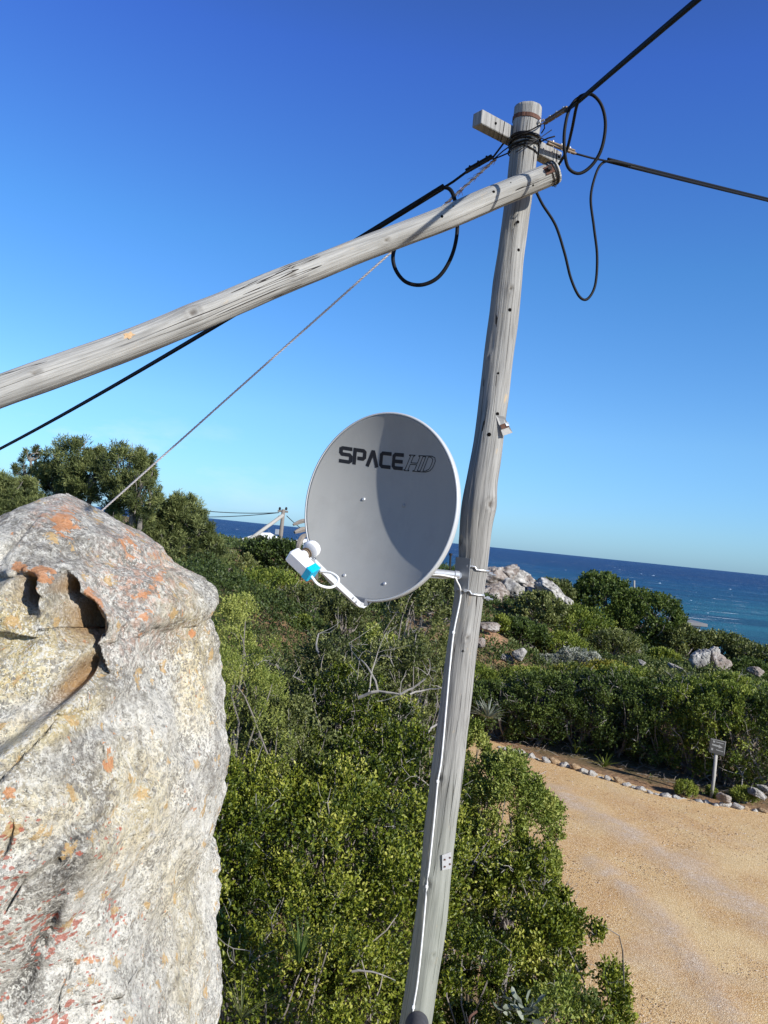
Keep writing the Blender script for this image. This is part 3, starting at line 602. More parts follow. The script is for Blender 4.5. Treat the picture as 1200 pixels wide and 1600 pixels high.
# ------------------------------------------------------------------ wooden poles
def log_mesh(pts, rad, n=84, seg=0.012, seed=1, knots=(), bulge=0.05):
    """pts centre polyline (world), rad radii; knots: (length fraction, angle, size). returns V, quads+caps, uv, knot attr, frames"""
    pts = np.array(pts, float); L = np.concatenate([[0], np.cumsum(np.linalg.norm(np.diff(pts, axis=0), axis=1))])
    k = int(L[-1] / seg); s = np.linspace(0, L[-1], k)
    # smoothed interpolation
    C = np.stack([np.interp(s, L, pts[:, i]) for i in range(3)], 1); rr = np.interp(s, L, rad)
    ker = np.hanning(25); ker /= ker.sum()
    for arr in (C,):
        for i in range(3):
            pad = np.concatenate([2 * arr[0, i] - arr[12:0:-1, i], arr[:, i], 2 * arr[-1, i] - arr[-2:-14:-1, i]]); arr[:, i] = np.convolve(pad, ker, 'valid')
    pad = np.concatenate([rr[12:0:-1], rr, rr[-2:-14:-1]]); rr = np.convolve(pad, ker, 'valid')
    T = np.gradient(C, axis=0); T /= np.linalg.norm(T, axis=1)[:, None]
    ref = np.array([0, 1.0, 0]); E1 = ref - T * (T @ ref)[:, None]; E1 /= np.linalg.norm(E1, axis=1)[:, None]; E2 = np.cross(T, E1)   # E1 = away from camera
    a = np.linspace(0, 2 * math.pi, n + 1)
    SS, AA = np.meshgrid(s, a, indexing='ij')
    pn = np.stack([np.cos(AA).ravel() * 1.2, np.sin(AA).ravel() * 1.2, SS.ravel() * 2.4], 1)
    off = (bulge * fbm(pn, 3, seed) + 0.018 * fbm(pn * np.array([9, 9, 1.2]), 3, seed + 9)).reshape(SS.shape)
    kn = np.zeros(SS.shape)
    for kf, ka, ks in knots:
        d = np.sqrt(((SS - kf * L[-1]) / ks) ** 2 + (np.angle(np.exp(1j * (AA - R(ka)))) * rr[:, None] / (ks * .8)) ** 2)
        off = off + 0.32 * np.exp(-(d / 1.6) ** 2) * (ks / .03) * .5 - 0.22 * np.exp(-(d / .42) ** 2)
        kn = np.maximum(kn, np.exp(-((d - .05) / .33) ** 2) + .35 * np.exp(-((d - .9) / .12) ** 2))
    rad_ = rr[:, None] * (1 + off)
    V = C[:, None, :] + rad_[..., None] * (np.cos(AA)[..., None] * E1[:, None, :] + np.sin(AA)[..., None] * E2[:, None, :])
    idx = np.arange(V.shape[0] * V.shape[1]).reshape(V.shape[:2])
    q = np.stack([idx[:-1, :-1], idx[:-1, 1:], idx[1:, 1:], idx[1:, :-1]], -1).reshape(-1, 4)
    uv = np.stack([(AA * rr.mean()).ravel(), SS.ravel()], 1); Vf = V.reshape(-1, 3)
    def on(frac, ang, h=0.0):       # point on the surface and its outward normal
        i = min(int(frac * (k - 1)), k - 1); w = math.cos(R(ang)) * E1[i] + math.sin(R(ang)) * E2[i]
        j = int((ang % 360) / 360 * n) ; return C[i] + w * (rad_[i, j] + h), w, T[i]
    return Vf, q, uv, np.clip(kn.ravel(), 0, 1), on, C, rr, T, E1, E2
def log_object(name, pts, rad, mat, parent, seed, knots=(), bulge=.05, lowf=None):
    V, q, uv, kn, on, C, rr, T, E1, E2 = log_mesh(pts, rad, seed=seed, knots=knots, bulge=bulge)
    n = 85; faces = []
    # caps, slightly rough saw cut
    for i0, sgn in ((0, 1), (len(C) - 1, -1)):
        ci = len(V); V = np.vstack([V, C[i0]]); uv = np.vstack([uv, [0.3, uv[i0 * n, 1]]]); kn = np.append(kn, 0.3)
        for j in range(n - 1):
            a, b = i0 * n + j, i0 * n + j + 1
            faces.append((ci, b, a, a) if sgn > 0 else (ci, a, b, b))
    tri = np.array([f[:3] for f in faces])
    low = np.zeros(len(V)) if lowf is None else lowf(V)
    me_q = q
    o = meshobj(name, V, mat=mat, parent=parent, quads=me_q, attrs={'knot': kn, 'low': low}, uv=uv)
    # caps as a second small mesh would split the log: append with from_pydata-free bmesh
    import bmesh
    bm = bmesh.new(); bm.from_mesh(o.data); bm.verts.ensure_lookup_table()
    for t in tri:
        try: f = bm.faces.new([bm.verts[int(i)] for i in t]); f.smooth = False
        except ValueError: pass
    bm.to_mesh(o.data); bm.free()
    return o, on, C, rr

YP = 3.6
ctr = [(2175, 560, 48), (1900, 601, 49), (1600, 649, 50), (1500, 665, 48), (1400, 678, 47), (1300, 688, 47), (1210, 699, 50), (1100, 712, 48), (1000, 722, 46), (953, 730, 45), (900, 737, 45), (870, 741, 45), (820, 744, 49), (790, 747, 52), (760, 751, 49), (700, 761, 46), (600, 775, 46), (480, 789, 45), (450, 791, 47), (400, 797, 42), (340, 805, 42), (300, 811, 42), (230, 819, 43), (170, 826, 43)]
pole = empty('utility_pole', [P(560, 2175, YP)[0], YP, 0.6], 'weathered grey wooden utility pole with wire-wrapped head, centre foreground', 'utility pole')
ppts = [P(u, v, YP) for v, u, w in ctr]; prad = [w / 2 / F * YP * 1.0 for v, u, w in ctr]
ztopP = ppts[-1][2]
def fr(v):  # fraction along the pole of photo row v
    v = v + max(0, 860 - v) * .018
    zs = np.array([p_[2] for p_ in ppts]); L = np.concatenate([[0], np.cumsum(np.linalg.norm(np.diff(np.array(ppts), axis=0), axis=1))]); vs = [c_[0] for c_ in ctr]
    return float(np.interp(-v, [-q for q in vs], L)) / L[-1]
# angle 180 = towards the camera, 90 / 270 the sides; which side is right is found from E2
knots = [(fr(786), 215, .040), (fr(994), 190, .022), (fr(1212), 150, .032), (fr(1375), 150, .038), (fr(850), 110, .02), (fr(450), 190, .02), (fr(350), 175, .018), (fr(1480), 200, .02), (fr(560), 130, .015), (fr(1120), 230, .016)]
pol, pon, PC, PR = log_object('pole_shaft', ppts, prad, MAT['wood'], pole, 3, knots, .07, lambda V: sstep(3.9, 2.9, V[:, 2]))
def side_sign():
    p_, w, t = pon(.5, 90); return 1 if w[0] > 0 else -1
SG = side_sign()
def at_pole(v, off, h=0.0):
    """surface point at photo row v, off = -1..1 across the visible face (right = +)"""
    ang = 180 - SG * math.degrees(math.asin(max(-.99, min(.99, off)))); return pon(fr(v), ang, h)
def dots(lst, parent, matn, name, f):
    for v, off, r in lst:
        p_, w, t = f(v, off); mb = MB(); mb.disc(p_ - w * .002, w, r, 12, .003); mb.build(name, MAT[matn], parent)
dots([(176, .55, .005), (345, .1, .007), (384, .45, .007), (481, .25, .008), (644, .25, .008), (675, -.1, .009), (579, -.05, .005), (1010, .05, .006)], pole, 'hole', 'drill_hole', at_pole)
def ring_pts(v, off_r, tilt=0.0, a0=0, a1=360, n=40, wob=0.0, seed=0):
    rs = np.random.default_rng(seed); out = []; ph = rs.uniform(0, 6.28)
    for k in range(n + 1):
        a = a0 + (a1 - a0) * k / n
        p_, w, t = pon(fr(v), a % 360, off_r); out.append(p_ + np.array([0, 0, 1]) * (tilt * (w[0]) + wob * math.sin(R(a) * 2 + ph)))
    return out
# steel band
mb = MB(); ring = []
for a in range(0, 360, 6):
    p_, w, t = pon(fr(175), a, .003); ring.append(p_ + np.array([0, 0, -w[0] * .006]))
for dz in (-.008, .008): pass
V = []; Fc = []
for p_ in ring: V += [p_ + [0, 0, -.009], p_ + [0, 0, .009]]
nn = len(ring); cc = sum(ring) / nn
Vi = [cc + (np.array(v_) - cc) * np.array([.955, .955, 1]) for v_ in V]
for k in range(nn):
    k2 = (k + 1) % nn; Fc += [(2 * k, 2 * k2, 2 * k2 + 1, 2 * k + 1), (2 * k + 1, 2 * k2 + 1, 2 * nn + 2 * k2 + 1, 2 * nn + 2 * k + 1), (2 * k2, 2 * k, 2 * nn + 2 * k, 2 * nn + 2 * k2)]
mb.add(V + Vi, Fc); mb.build('steel_band', MAT['rust'], pole)
mb = MB()
for k, (v, r, tl) in enumerate([(203, .0028, .01), (206, .003, .004), (210, .003, 0.012), (213, .0028, -.006), (217, .0028, .006), (221, .0022, .02), (225, .002, -.01)]):
    mb.tube(ring_pts(v, .004 + .002 * (k % 3), tl, wob=.004, seed=k), r * 1.5, 6, False)
mb.build('wire_wrap', MAT['wire'], pole, smooth=True)
mb = MB()
mb.tube([P(806, 238, 3.50), P(822, 228, 3.50), P(845, 215, 3.52), P(862, 203, 3.55)], .0022, 5)
mb.tube([P(846, 216, 3.53), P(860, 222, 3.56), P(880, 232, 3.6)], .0025, 5)
mb.tube([P(844, 222, 3.53), P(856, 216, 3.52), P(867, 213, 3.5)], .0035, 5)
mb.tube([P(800, 212, 3.55), P(830, 203, 3.5), P(850, 192, 3.52), P(864, 180, 3.55)], .003, 6)
mb.tube([P(846, 208, 3.54), P(851, 200, 3.5), P(850, 190, 3.5)], .003, 5)
mb.tube([P(841, 221, 3.53), P(843, 229, 3.53), P(841, 242, 3.54)], .003, 5)
mb.build('loose_wire', MAT['wire'], pole, smooth=True)
mb = MB()
p_, w, t = at_pole(184, .65); mb.disc(p_ - w * .004, w, .008, 10, .02); mb.tube([p_ + w * .01, p_ + w * .022 + np.array([.01, 0, .006])], .005, 6)
mb.build('bolt', MAT['galv'], pole); mb = MB(); p_, w, t = at_pole(257, .82); mb.disc(p_ - w * .004, w, .009, 10, .022)
mb.build('bolt', MAT['galv'], pole)
# crossarm
def axes(d, up=(0, 0, 1)):
    d = np.array(d, float); d /= np.linalg.norm(d); u = np.array(up, float); u = u - d * (u @ d); u /= np.linalg.norm(u); return np.stack([d, np.cross(u, d), u], 1)
a, b = P(748, 178, 3.42), P(875, 246, 3.74)
c = (a + b) / 2; ax = axes(b - a); Lc = np.linalg.norm(b - a)
c = c + np.array([0.0, 0.075, 0.02])
mb = MB().box(c, (Lc, .060, .064), ax, .003); xa = mb.build('crossarm', MAT['plank'], pole)
front = -ax[:, 1] if ax[1, 1] > 0 else ax[:, 1]
for du in (-.34, .46):
    mb = MB(); mb.disc(c + ax[:, 0] * Lc * du + front * .030, front, .006, 10, .003); mb.build('drill_hole', MAT['hole'], pole)
# metal tags on the pole
def plate(name, corners, th, mat, parent):
    cs = [np.array(q, float) for q in corners]; nrm = np.cross(cs[1] - cs[0], cs[3] - cs[0]); nrm /= np.linalg.norm(nrm)
    if nrm[1] > 0: nrm = -nrm
    V = cs + [q - nrm * th for q in cs]; mb = MB(); mb.add(V, [(0, 1, 2, 3), (7, 6, 5, 4), (0, 4, 5, 1), (1, 5, 6, 2), (2, 6, 7, 3), (3, 7, 4, 0)])
    return mb.build(name, mat, parent), nrm
yf = YP - .068
tagp, tn = plate('metal_tag', [P(774, 648, yf), P(788, 651, yf - .004), P(801, 676, yf + .004), P(786, 681, yf - .006)], .0025, plain('rust_flecked_tag', (0.33, 0.32, 0.30), .7, .3, .2, .25, 70), pole)
def quadmark(pts, off, mat, parent, name):
    cs = [np.array(q, float) + np.array([0, -off, 0]) for q in pts]; mb = MB(); mb.add(cs, [tuple(range(len(cs)))]); return mb.build(name, mat, parent)
quadmark([P(781, 664, yf - .003), P(793, 660, yf - .001), P(796, 667, yf), P(784, 671, yf - .004)], .0035, MAT['rust'], tagp, 'rust_stain')
quadmark([P(789, 661, yf), P(793.5, 659.5, yf), P(796, 665, yf), P(791, 666, yf - .002)], .0060, MAT['galv'], tagp, 'label_patch')
pl2, tn = plate('nail_plate', [P(691, 1336, YP - .076), P(705, 1331, YP - .058), P(705, 1357, YP - .058), P(691, 1360, YP - .076)], .002, MAT['galv'], pole)
mb = MB()
for u_, v_, yy in ((695, 1343, .073), (695, 1354, .073), (703, 1340, .062), (703, 1350, .062)): mb.disc(P(u_, v_, YP - yy), (0.35, -1, 0), .004, 8, .003)
mb.build('nail', MAT['rust'], pl2)

# brace strut
YS0, YS1 = 3.44, 2.68
sp_ = [(869, 268, YS0 - .0, 33), (850, 277, YS0, 34), (800, 297, 3.41, 36), (760, 313, 3.38, 37), (700, 340, 3.32, 37), (600, 377, 3.22, 38), (560, 392, 3.18, 38), (455, 434, 3.09, 41), (420, 448, 3.05, 42), (300, 499, 2.94, 45), (200, 540, 2.86, 45), (100, 576, 2.77, 49), (0, 612, 2.68, 50)]
sp3 = [P(u, v, y) for u, v, y, w in sp_]; srad = [w / 2 / F * y for u, v, y, w in sp_]
dd = sp3[-1] - sp3[-4]; dd /= np.linalg.norm(dd); tlen = (sp3[-1][2] - 1.3) / -dd[2] if dd[2] < 0 else 6
for k in range(1, 7): sp3.append(sp3[-1] + dd * tlen / 6); srad.append(.055)
strut = empty('brace_strut', [sp3[-1][0], sp3[-1][1], 1.3], 'long silvery wooden brace strut leaning from the upper left onto the pole head', 'wooden strut')
SL = np.concatenate([[0], np.cumsum(np.linalg.norm(np.diff(np.array(sp3), axis=0), axis=1))]); 
def sfr(u): return float(np.interp(-u, [-q[0] for q in sp_], SL[:len(sp_)])) / SL[-1]
sknots = [(sfr(300), 180, .036), (sfr(595), 160, .02), (sfr(448), 165, .02), (sfr(455), 200, .016), (sfr(55), 178, .022), (sfr(697), 205, .012), (sfr(830), 160, .012), (sfr(190), 200, .012), (sfr(822), 195, .01)]
sob, son, SC, SR = log_object('strut_log', sp3, srad, MAT['strut'], strut, 8, sknots, .06)
def at_strut(u, off):
    base = son(sfr(u), 180); ang = 180
    s2 = 1 if son(sfr(u), 90)[1][2] > 0 else -1
    return son(sfr(u), 180 - s2 * math.degrees(math.asin(off)))
dots([(765, .1, .006), (681, -.1, .006), (704, .35, .0035), (792, .3, .0025), (822, -.6, .004)], strut, 'hole', 'drill_hole', at_strut)
dots([(197, .15, .0)], strut, 'hole', 'drill_hole', at_strut) if False else None
p_, w, t = at_strut(853, .1)
axp = axes(t, w); mb = MB(); mb.box(p_ + w * .001, (.040, .036, .003), np.stack([axp[:, 0], axp[:, 1], w], 1)); mb.build('washer_plate', MAT['rust'], strut)
mb = MB(); mb.disc(p_, w, .010, 6, .018); mb.build('bolt_head', MAT['wire'], strut)
mb = MB()
for k in range(5):
    pp = []
    for a in range(0, 361, 12):
        q_, w_, t_ = son(sfr(864 - k * 2.0 + 1), a, .0025); pp.append(q_ + t_ * .004 * math.sin(R(a) + k))
    mb.tube(pp, .0021, 5, False)
q_, w_, t_ = at_strut(857, -.9)
mb.tube(spline([q_, q_ + np.array([-.004, -.006, -.02]), q_ + np.array([.006, -.008, -.028]), q_ + np.array([.01, 0, -.012])], 5), .0018, 5)
mb.build('wire_wrap', MAT['wire'], strut, smooth=True)
# fresh orange scar where the bark was chipped
q_, w_, t_ = at_strut(203, .25)
mb = MB(); ring_ = []; axw = np.cross(w_, t_)
for a in range(14):
    r_ = .017 * (1 + .35 * math.sin(a * 2.3)); ring_.append(q_ + w_ * .0012 + (t_ * math.cos(a / 14 * 6.283) * r_ * 1.15 + axw * math.sin(a / 14 * 6.283) * r_ * .75))
mb.add(ring_, [tuple(range(14))]); mb.build('bark_scar', plain('fresh_wood_scar', (0.50, 0.33, 0.18), .9, .1, var=.4, scale=90, bump=.6), strut)

# ------------------------------------------------------------------ cables
def cable(name, paths, r, mat, label, cat='cable', n=8, extra=None, group=None):
    mb = MB()
    for pth in paths:
        rr = r
        if isinstance(pth, tuple): pth, rr = pth
        mb.tube(pth, rr, n)
    o = mb.build(name, MAT[mat], loc=paths[0][0][0] if isinstance(paths[0], tuple) else paths[0][0], smooth=True); tag(o, label, cat, group); return o
def far_line(p0, p1, sag, n=30):
    p0 = np.array(p0); p1 = np.array(p1); return [p0 + (p1 - p0) * k / n - np.array([0, 0, sag * 4 * (k / n) * (1 - k / n)]) for k in range(n + 1)]
# upper right: thick twin cable coming over the camera
def strainclamp(name, a, b, label, mat='brown', w=.016):
    a = np.array(a); b = np.array(b); ax_ = axes(b - a); L_ = np.linalg.norm(b - a)
    o = empty(name, a, label, 'cable clamp')
    m1 = MB(); m1.box((a + b) / 2, (L_, w, w * .62), ax_, .002); m1.box((a + b) / 2 + ax_[:, 2] * w * .75, (L_ * .94, w * .8, w * .5), ax_, .002); m1.build('clamp_body', MAT[mat], o)
    for k in range(3):
        m2 = MB(); c_ = a + (b - a) * (.2 + .3 * k); m2.tube([c_ - ax_[:, 2] * w * .5, c_ + ax_[:, 2] * w * 1.45], w * .2, 6); m2.disc(c_ + ax_[:, 2] * w * 1.0, ax_[:, 2], w * .34, 6, w * .28); m2.build('clamp_bolt', MAT['nickel' if mat == 'brown' else 'wire'], o)
    return o
strainclamp('cable_clamp', P(851, 193, 3.50), P(886, 171, 3.30), 'brown strain clamp with steel bolts at the top right of the pole head')
strainclamp('cable_clamp', P(855, 224, 3.66), P(899, 240, 3.78), 'pale brown strain clamp on the right of the pole, below the cable loop')
strainclamp('cable_clamp', P(727, 270, 3.72), P(771, 245, 3.66), 'black strain clamp on the left of the pole head', 'wire')
A0, A1 = P(905, 158, 3.18), P(1098, -2, 2.30)
dirA = A1 - A0
up1 = far_line(A0, A0 + dirA * 2.6, -.01); up2 = [q + np.array([.010, 0, .014]) for q in up1]
up0 = [P(884, 173, 3.31), P(895, 165, 3.24)] + up1
cable('overhead_cable', [([q for q in up0], .0085), (up2, .0085)], .0085, 'cable', 'thick black twin overhead cable running to the top right corner')
cable('cable_loop', [(spline([P(898, 162, 3.22), P(908, 150, 3.17), P(925, 148, 3.15), P(940, 165, 3.15), P(946, 195, 3.16), P(940, 232, 3.17), P(925, 258, 3.18), P(905, 271, 3.18), P(888, 262, 3.17), P(882, 235, 3.15), P(882, 205, 3.15), P(888, 175, 3.16), P(898, 158, 3.18), P(908, 151, 3.17)], 8), .0068),
                      (spline([P(905, 155, 3.18), P(900, 170, 3.22), P(893, 205, 3.34), P(884, 238, 3.5), P(868, 264, 3.64), P(855, 280, 3.75)], 8), .0065)], .007, 'cable', 'black cable looped in a ring right of the pole top')
# right cable going away
rp = P(950, 252, 3.95); re_ = P(1200, 307, 5.2)
dirR = re_ - rp
cable('overhead_cable', [(far_line(rp, rp + dirR * 6, .05), .0085), (far_line(rp + np.array([0, 0, .012]), rp + dirR * 6 + np.array([0, .0, .02]), .05), .007), ([P(899, 240, 3.78), P(925, 247, 3.86), rp], .005)], .008, 'cable', 'black cable running from the pole out to the right edge')
cable('hanging_cable', [(spline([P(838, 300, 3.7), P(848, 320, 3.72), P(868, 352, 3.75), P(882, 395, 3.77), P(892, 435, 3.79), P(905, 463, 3.8), P(918, 467, 3.82), P(930, 445, 3.84), P(933, 400, 3.86), P(928, 355, 3.88), P(923, 310, 3.9), P(930, 275, 3.92), P(940, 256, 3.94), P(955, 252, 3.96), P(985, 258, 4.05)], 8), .0065)], .0065, 'cable', 'thin black cable hanging in a long U right of the pole')
# left cable
lp0 = P(692, 294, 3.8); lp1 = P(0, 690, 9.0)
dirL = lp1 - lp0
cable('overhead_cable', [(far_line(lp0, lp0 + dirL * 1.6, .10, 40), .0105), ([P(727, 270, 3.72), P(708, 284, 3.77), lp0], .006), (far_line(lp0 + [0, 0, .014], lp0 + dirL * 1.6 + [0, 0, .02], .10, 40), .0075)], .01, 'cable', 'black overhead cable passing behind the strut to the left edge')
cable('cable_loop', [(spline([P(660, 312, 3.85), P(680, 298, 3.8), P(695, 293, 3.78), P(706, 300, 3.76), P(713, 325, 3.74), P(714, 365, 3.74), P(705, 402, 3.74), P(686, 432, 3.75), P(660, 445, 3.76), P(635, 441, 3.77), P(619, 423, 3.77), P(614, 400, 3.77), P(622, 375, 3.77), P(634, 352, 3.78)], 8), .0095)], .0095, 'cable', 'black cable loop hanging below the strut')
mb_ = [([P(771, 245, 3.66), P(786, 225, 3.66), P(800, 207, 3.62)], .0045), (spline([P(773, 248, 3.66), P(785, 243, 3.66), P(797, 238, 3.64), P(806, 236, 3.62)], 6), .0035), ([P(770, 250, 3.67), P(786, 236, 3.66), P(800, 226, 3.62)], .003)]
cable('tie_wire', mb_, .003, 'wire', 'dark tie wires fanning from the left clamp to the pole', 'wire')
# rope
rp0, rp1 = P(775, 248, 3.68), P(160, 797, 4.6)
npts = 150; V_ = []
ro = MB(); ra = [rp0 + (rp1 - rp0) * k / 60 * 1.35 - np.array([0, 0, .0]) for k in range(61)]
tvec = (rp1 - rp0) / np.linalg.norm(rp1 - rp0); e1 = np.cross(tvec, [0, 0, 1]); e1 /= np.linalg.norm(e1); e2 = np.cross(tvec, e1); LT = np.linalg.norm(rp1 - rp0) * 1.35
for ph in (0, 2.1, 4.2):
    ro.tube([rp0 + tvec * LT * k / 420 + .0027 * (e1 * math.cos(k * .9 + ph) + e2 * math.sin(k * .9 + ph)) for k in range(421)], .0034, 5)
rope = ro.build('guy_rope', MAT['rope'], loc=rp1, smooth=True); tag(rope, 'frayed pale guy rope stretched from the pole head down behind the boulder', 'rope')
ro = MB(); rs = np.random.default_rng(3)
for k in range(26):
    q0 = rp0 + tvec * rs.uniform(0, .28); ro.tube([q0, q0 + tvec * .03 + rs.normal(0, .009, 3)], .0012, 3)
ro.tube([rp0 + tvec * .3 * k / 60 + .006 * (e1 * math.cos(k * .8) + e2 * math.sin(k * .8)) for k in range(61)], .0022, 5)
tag(ro.build('frayed_strands', plain('pink_brown_strands', (0.36, 0.20, 0.15), .9, .1, var=.4, scale=90), rope), kind='stuff')

# ------------------------------------------------------------------ satellite dish
TH_, TA_ = R(28), R(4)
dn = np.array([-math.sin(TH_) * math.cos(TA_), -math.cos(TH_) * math.cos(TA_), math.sin(TA_)])
dr = np.array([math.cos(TH_), -math.sin(TH_), 0.0]); du_ = np.cross(dn, dr); du_ = du_ if du_[2] > 0 else -du_
DC = P(590, 790, 3.40); RA, RB, DD = .358, .399, .095
def dsh(a, b, off=0.0):
    """point on the reflector: a right, b up (m)"""
    q = (a / RA) ** 2 + (b / RB) ** 2
    nn = dn - dr * (2 * DD * a / RA ** 2) - du_ * (2 * DD * b / RB ** 2); nn /= np.linalg.norm(nn)
    return DC + dr * a + du_ * b + dn * (DD * (q - 1)) + nn * off
def dpx(u, v):
    d = CF + CR * (u - 600) / F + CU * (800 - v) / F; t = 3.4
    for _ in range(60):
        p_ = CP + d * t; w = p_ - DC; a, b, c_ = w @ dr, w @ du_, w @ dn
        f_ = c_ - DD * ((a / RA) ** 2 + (b / RB) ** 2 - 1); t += f_ * .6 / max(1e-6, -(d @ dn))
    return a, b
dish = empty('satellite_dish', P(741, 897, YP - .07), 'grey round satellite dish lettered across its top, clamped to the pole', 'satellite dish')
def make_reflector():
    nr, na = 60, 128; V = []
    for i in range(nr + 1):
        r = i / nr
        for j in range(na):
            a = 2 * math.pi * j / na; V.append(dsh(RA * r * math.cos(a), RB * r * math.sin(a)))
    q = [(i * na + j, (i + 1) * na + j, (i + 1) * na + (j + 1) % na, i * na + (j + 1) % na) for i in range(1, nr) for j in range(na)]
    q += [(0, na + j, na + (j + 1) % na) for j in range(na)]
    n0 = len(V)
    for i in range(nr + 1):
        r = i / nr
        for j in range(na):
            a = 2 * math.pi * j / na; V.append(dsh(RA * r * math.cos(a), RB * r * math.sin(a)) - dn * .003)
    q += [(n0 + i * na + (j + 1) % na, n0 + (i + 1) * na + (j + 1) % na, n0 + (i + 1) * na + j, n0 + i * na + j) for i in range(1, nr) for j in range(na)]
    q += [(n0, n0 + na + (j + 1) % na, n0 + na + j) for j in range(na)]
    q += [(nr * na + j, n0 + nr * na + j, n0 + nr * na + (j + 1) % na, nr * na + (j + 1) % na) for j in range(na)]
    o = meshobj('reflector', np.array(V), faces=q, mat=MAT['dishm'], parent=dish)
    # rolled rim: cross section swept round the edge
    prof = [(0.0, .0015), (.003, .003), (.007, .002), (.010, -.003), (.011, -.010), (.008, -.013), (.009, -.020), (.009, -.030), (.003, -.034), (-.002, -.032), (.004, -.020), (.002, -.008)]
    V = []; k = len(prof)
    for j in range(na):
        a = 2 * math.pi * j / na; e = dr * math.cos(a) * RA + du_ * math.sin(a) * RB; eo = dr * math.cos(a) / RA + du_ * math.sin(a) / RB; eo /= np.linalg.norm(eo)
        for x_, z_ in prof: V.append(DC + e + eo * x_ + dn * z_)
    q = [(j * k + i, j * k + (i + 1) % k, ((j + 1) % na) * k + (i + 1) % k, ((j + 1) % na) * k + i) for j in range(na) for i in range(k)]
    meshobj('rim', np.array(V), faces=q, mat=MAT['rim'], parent=dish)
    return o
refl = make_reflector()
def dusty():
    M = NM('dusty_dish_paint', 0.6, 0.12); v = M.coord(); n1 = M.noise(M.mapping(v, (14, 14, 2.2)), 1.0, 5, .6); n2 = M.noise(v, 5, 6, .7)
    c = M.mix(M.ramp(n1, [(.42, 0.0), (.70, .3)]), (0.285, 0.288, 0.278), (0.34, 0.335, 0.31)); M.color(M.mix(M.ramp(n2, [(.50, 0.0), (.72, .3)]), c, (0.21, 0.205, 0.19)))
    return M.done()
refl.data.materials.clear(); refl.data.materials.append(dusty())
# lettering
LO = [0.0009]
def ribbon(pts, w, T_, closed=False):
    """pts in letter space; T_ maps to dish (a,b). returns verts / faces conforming to the reflector"""
    pts = [np.array(T_(*p_)) for p_ in pts]
    fine_ = []
    for a, b in zip(pts[:-1], pts[1:]):
        n = max(1, int(np.linalg.norm(b - a) / .012))
        fine_ += [a + (b - a) * k / n for k in range(n)]
    fine_.append(pts[-1]); V = []; n = len(fine_)
    for i in range(n):
        d0 = fine_[i] - fine_[i - 1] if i else (fine_[-1] - fine_[-2] if closed else fine_[1] - fine_[0])
        d1 = fine_[i + 1] - fine_[i] if i < n - 1 else (fine_[1] - fine_[0] if closed else d0)
        d0 = d0 / np.linalg.norm(d0); d1 = d1 / np.linalg.norm(d1); t = d0 + d1; t /= np.linalg.norm(t); nrm = np.array([-t[1], t[0]])
        sc = 1 / max(.55, abs(nrm @ np.array([-d0[1], d0[0]])))
        for sg in (-1, 1):
            q = fine_[i] + nrm * sg * w / 2 * sc; V.append(dsh(q[0], q[1], LO[0]))
    LO[0] += .00006
    return V, [(2 * i, 2 * i + 1, 2 * i + 3, 2 * i + 2) for i in range(n - 1)]
bl, br_, tl = np.array(dpx(529, 722)), np.array(dpx(630, 735)), np.array(dpx(531, 697))
eX = (br_ - bl); eY = tl - bl; eY = eY - eX * 0.0
def Tm(x0, x1): return lambda x, y: bl + eX * (x0 + (x1 - x0) * x) + eY * (y * 1.02)
GL = {'S': [[(.98, .9), (.25, .9), (.12, .84), (.12, .62), (.22, .53), (.78, .53), (.9, .44), (.9, .18), (.78, .1), (.02, .1)]],
      'P': [[(.12, 0), (.12, .9), (.78, .9), (.9, .82), (.9, .5), (.78, .41), (.34, .41)]],
      'A': [[(.10, 0), (.46, .9), (.54, .9), (.90, 0)]],
      'C': [[(.98, .9), (.25, .9), (.12, .8), (.12, .2), (.25, .1), (.98, .1)]],
      'E': [[(.98, .9), (.25, .9), (.12, .8), (.12, .2), (.25, .1), (.98, .1)], [(.25, .5), (.92, .5)]]}
sw = np.linalg.norm(eY) * .225
for k, ch in enumerate('SPACE'):
    mb = MB(); T_ = Tm(k * .202, k * .202 + .188)
    for st in GL[ch]: mb.add(*ribbon(st, sw, T_))
    mb.build('letter', MAT['ink'], refl)
def T2(x, y): return bl + eX * (1.02 + .46 * x + .085 * y) + eY * (y * .96)
hd = [[(.0, 0), (.16, 0), (.165, .04), (.12, .06), (.12, .42), (.36, .42), (.36, .06), (.31, .04), (.31, 0), (.52, 0), (.52, .04), (.47, .06), (.47, .94), (.52, .96), (.52, 1), (.31, 1), (.31, .96), (.36, .94), (.36, .52), (.12, .52), (.12, .94), (.165, .96), (.165, 1), (-.04, 1), (-.04, .96), (.01, .94), (.01, .06), (-.04, .04), (0, 0)],
      [(.52, 0), (.80, 0), (.94, .10), (1.0, .30), (1.0, .70), (.94, .90), (.80, 1), (.52, 1), (.52, .96), (.58, .94), (.58, .06), (.52, .04), (.52, 0)],
      [(.68, .06), (.78, .07), (.88, .2), (.9, .35), (.9, .65), (.88, .8), (.78, .93), (.68, .94), (.68, .06)]]
for ch in ((hd[0],), (hd[1], hd[2])):
    mb = MB()
    for st in ch: mb.add(*ribbon(st, .0032, T2, True))
    mb.build('letter', MAT['ink'], refl)
for u_, v_ in ((568, 780), (631, 790), (538, 899), (601, 912)):
    a, b = dpx(u_, v_); p_ = dsh(a, b); n_ = dsh(a, b, 1) - p_; mb = MB(); mb.tube([p_ - n_ * .001, p_ + n_ * .002, p_ + n_ * .005], [.0085, .008, .005], 14); mb.build('bolt', MAT['galv' if u_ != 631 else 'dishm'], dish)
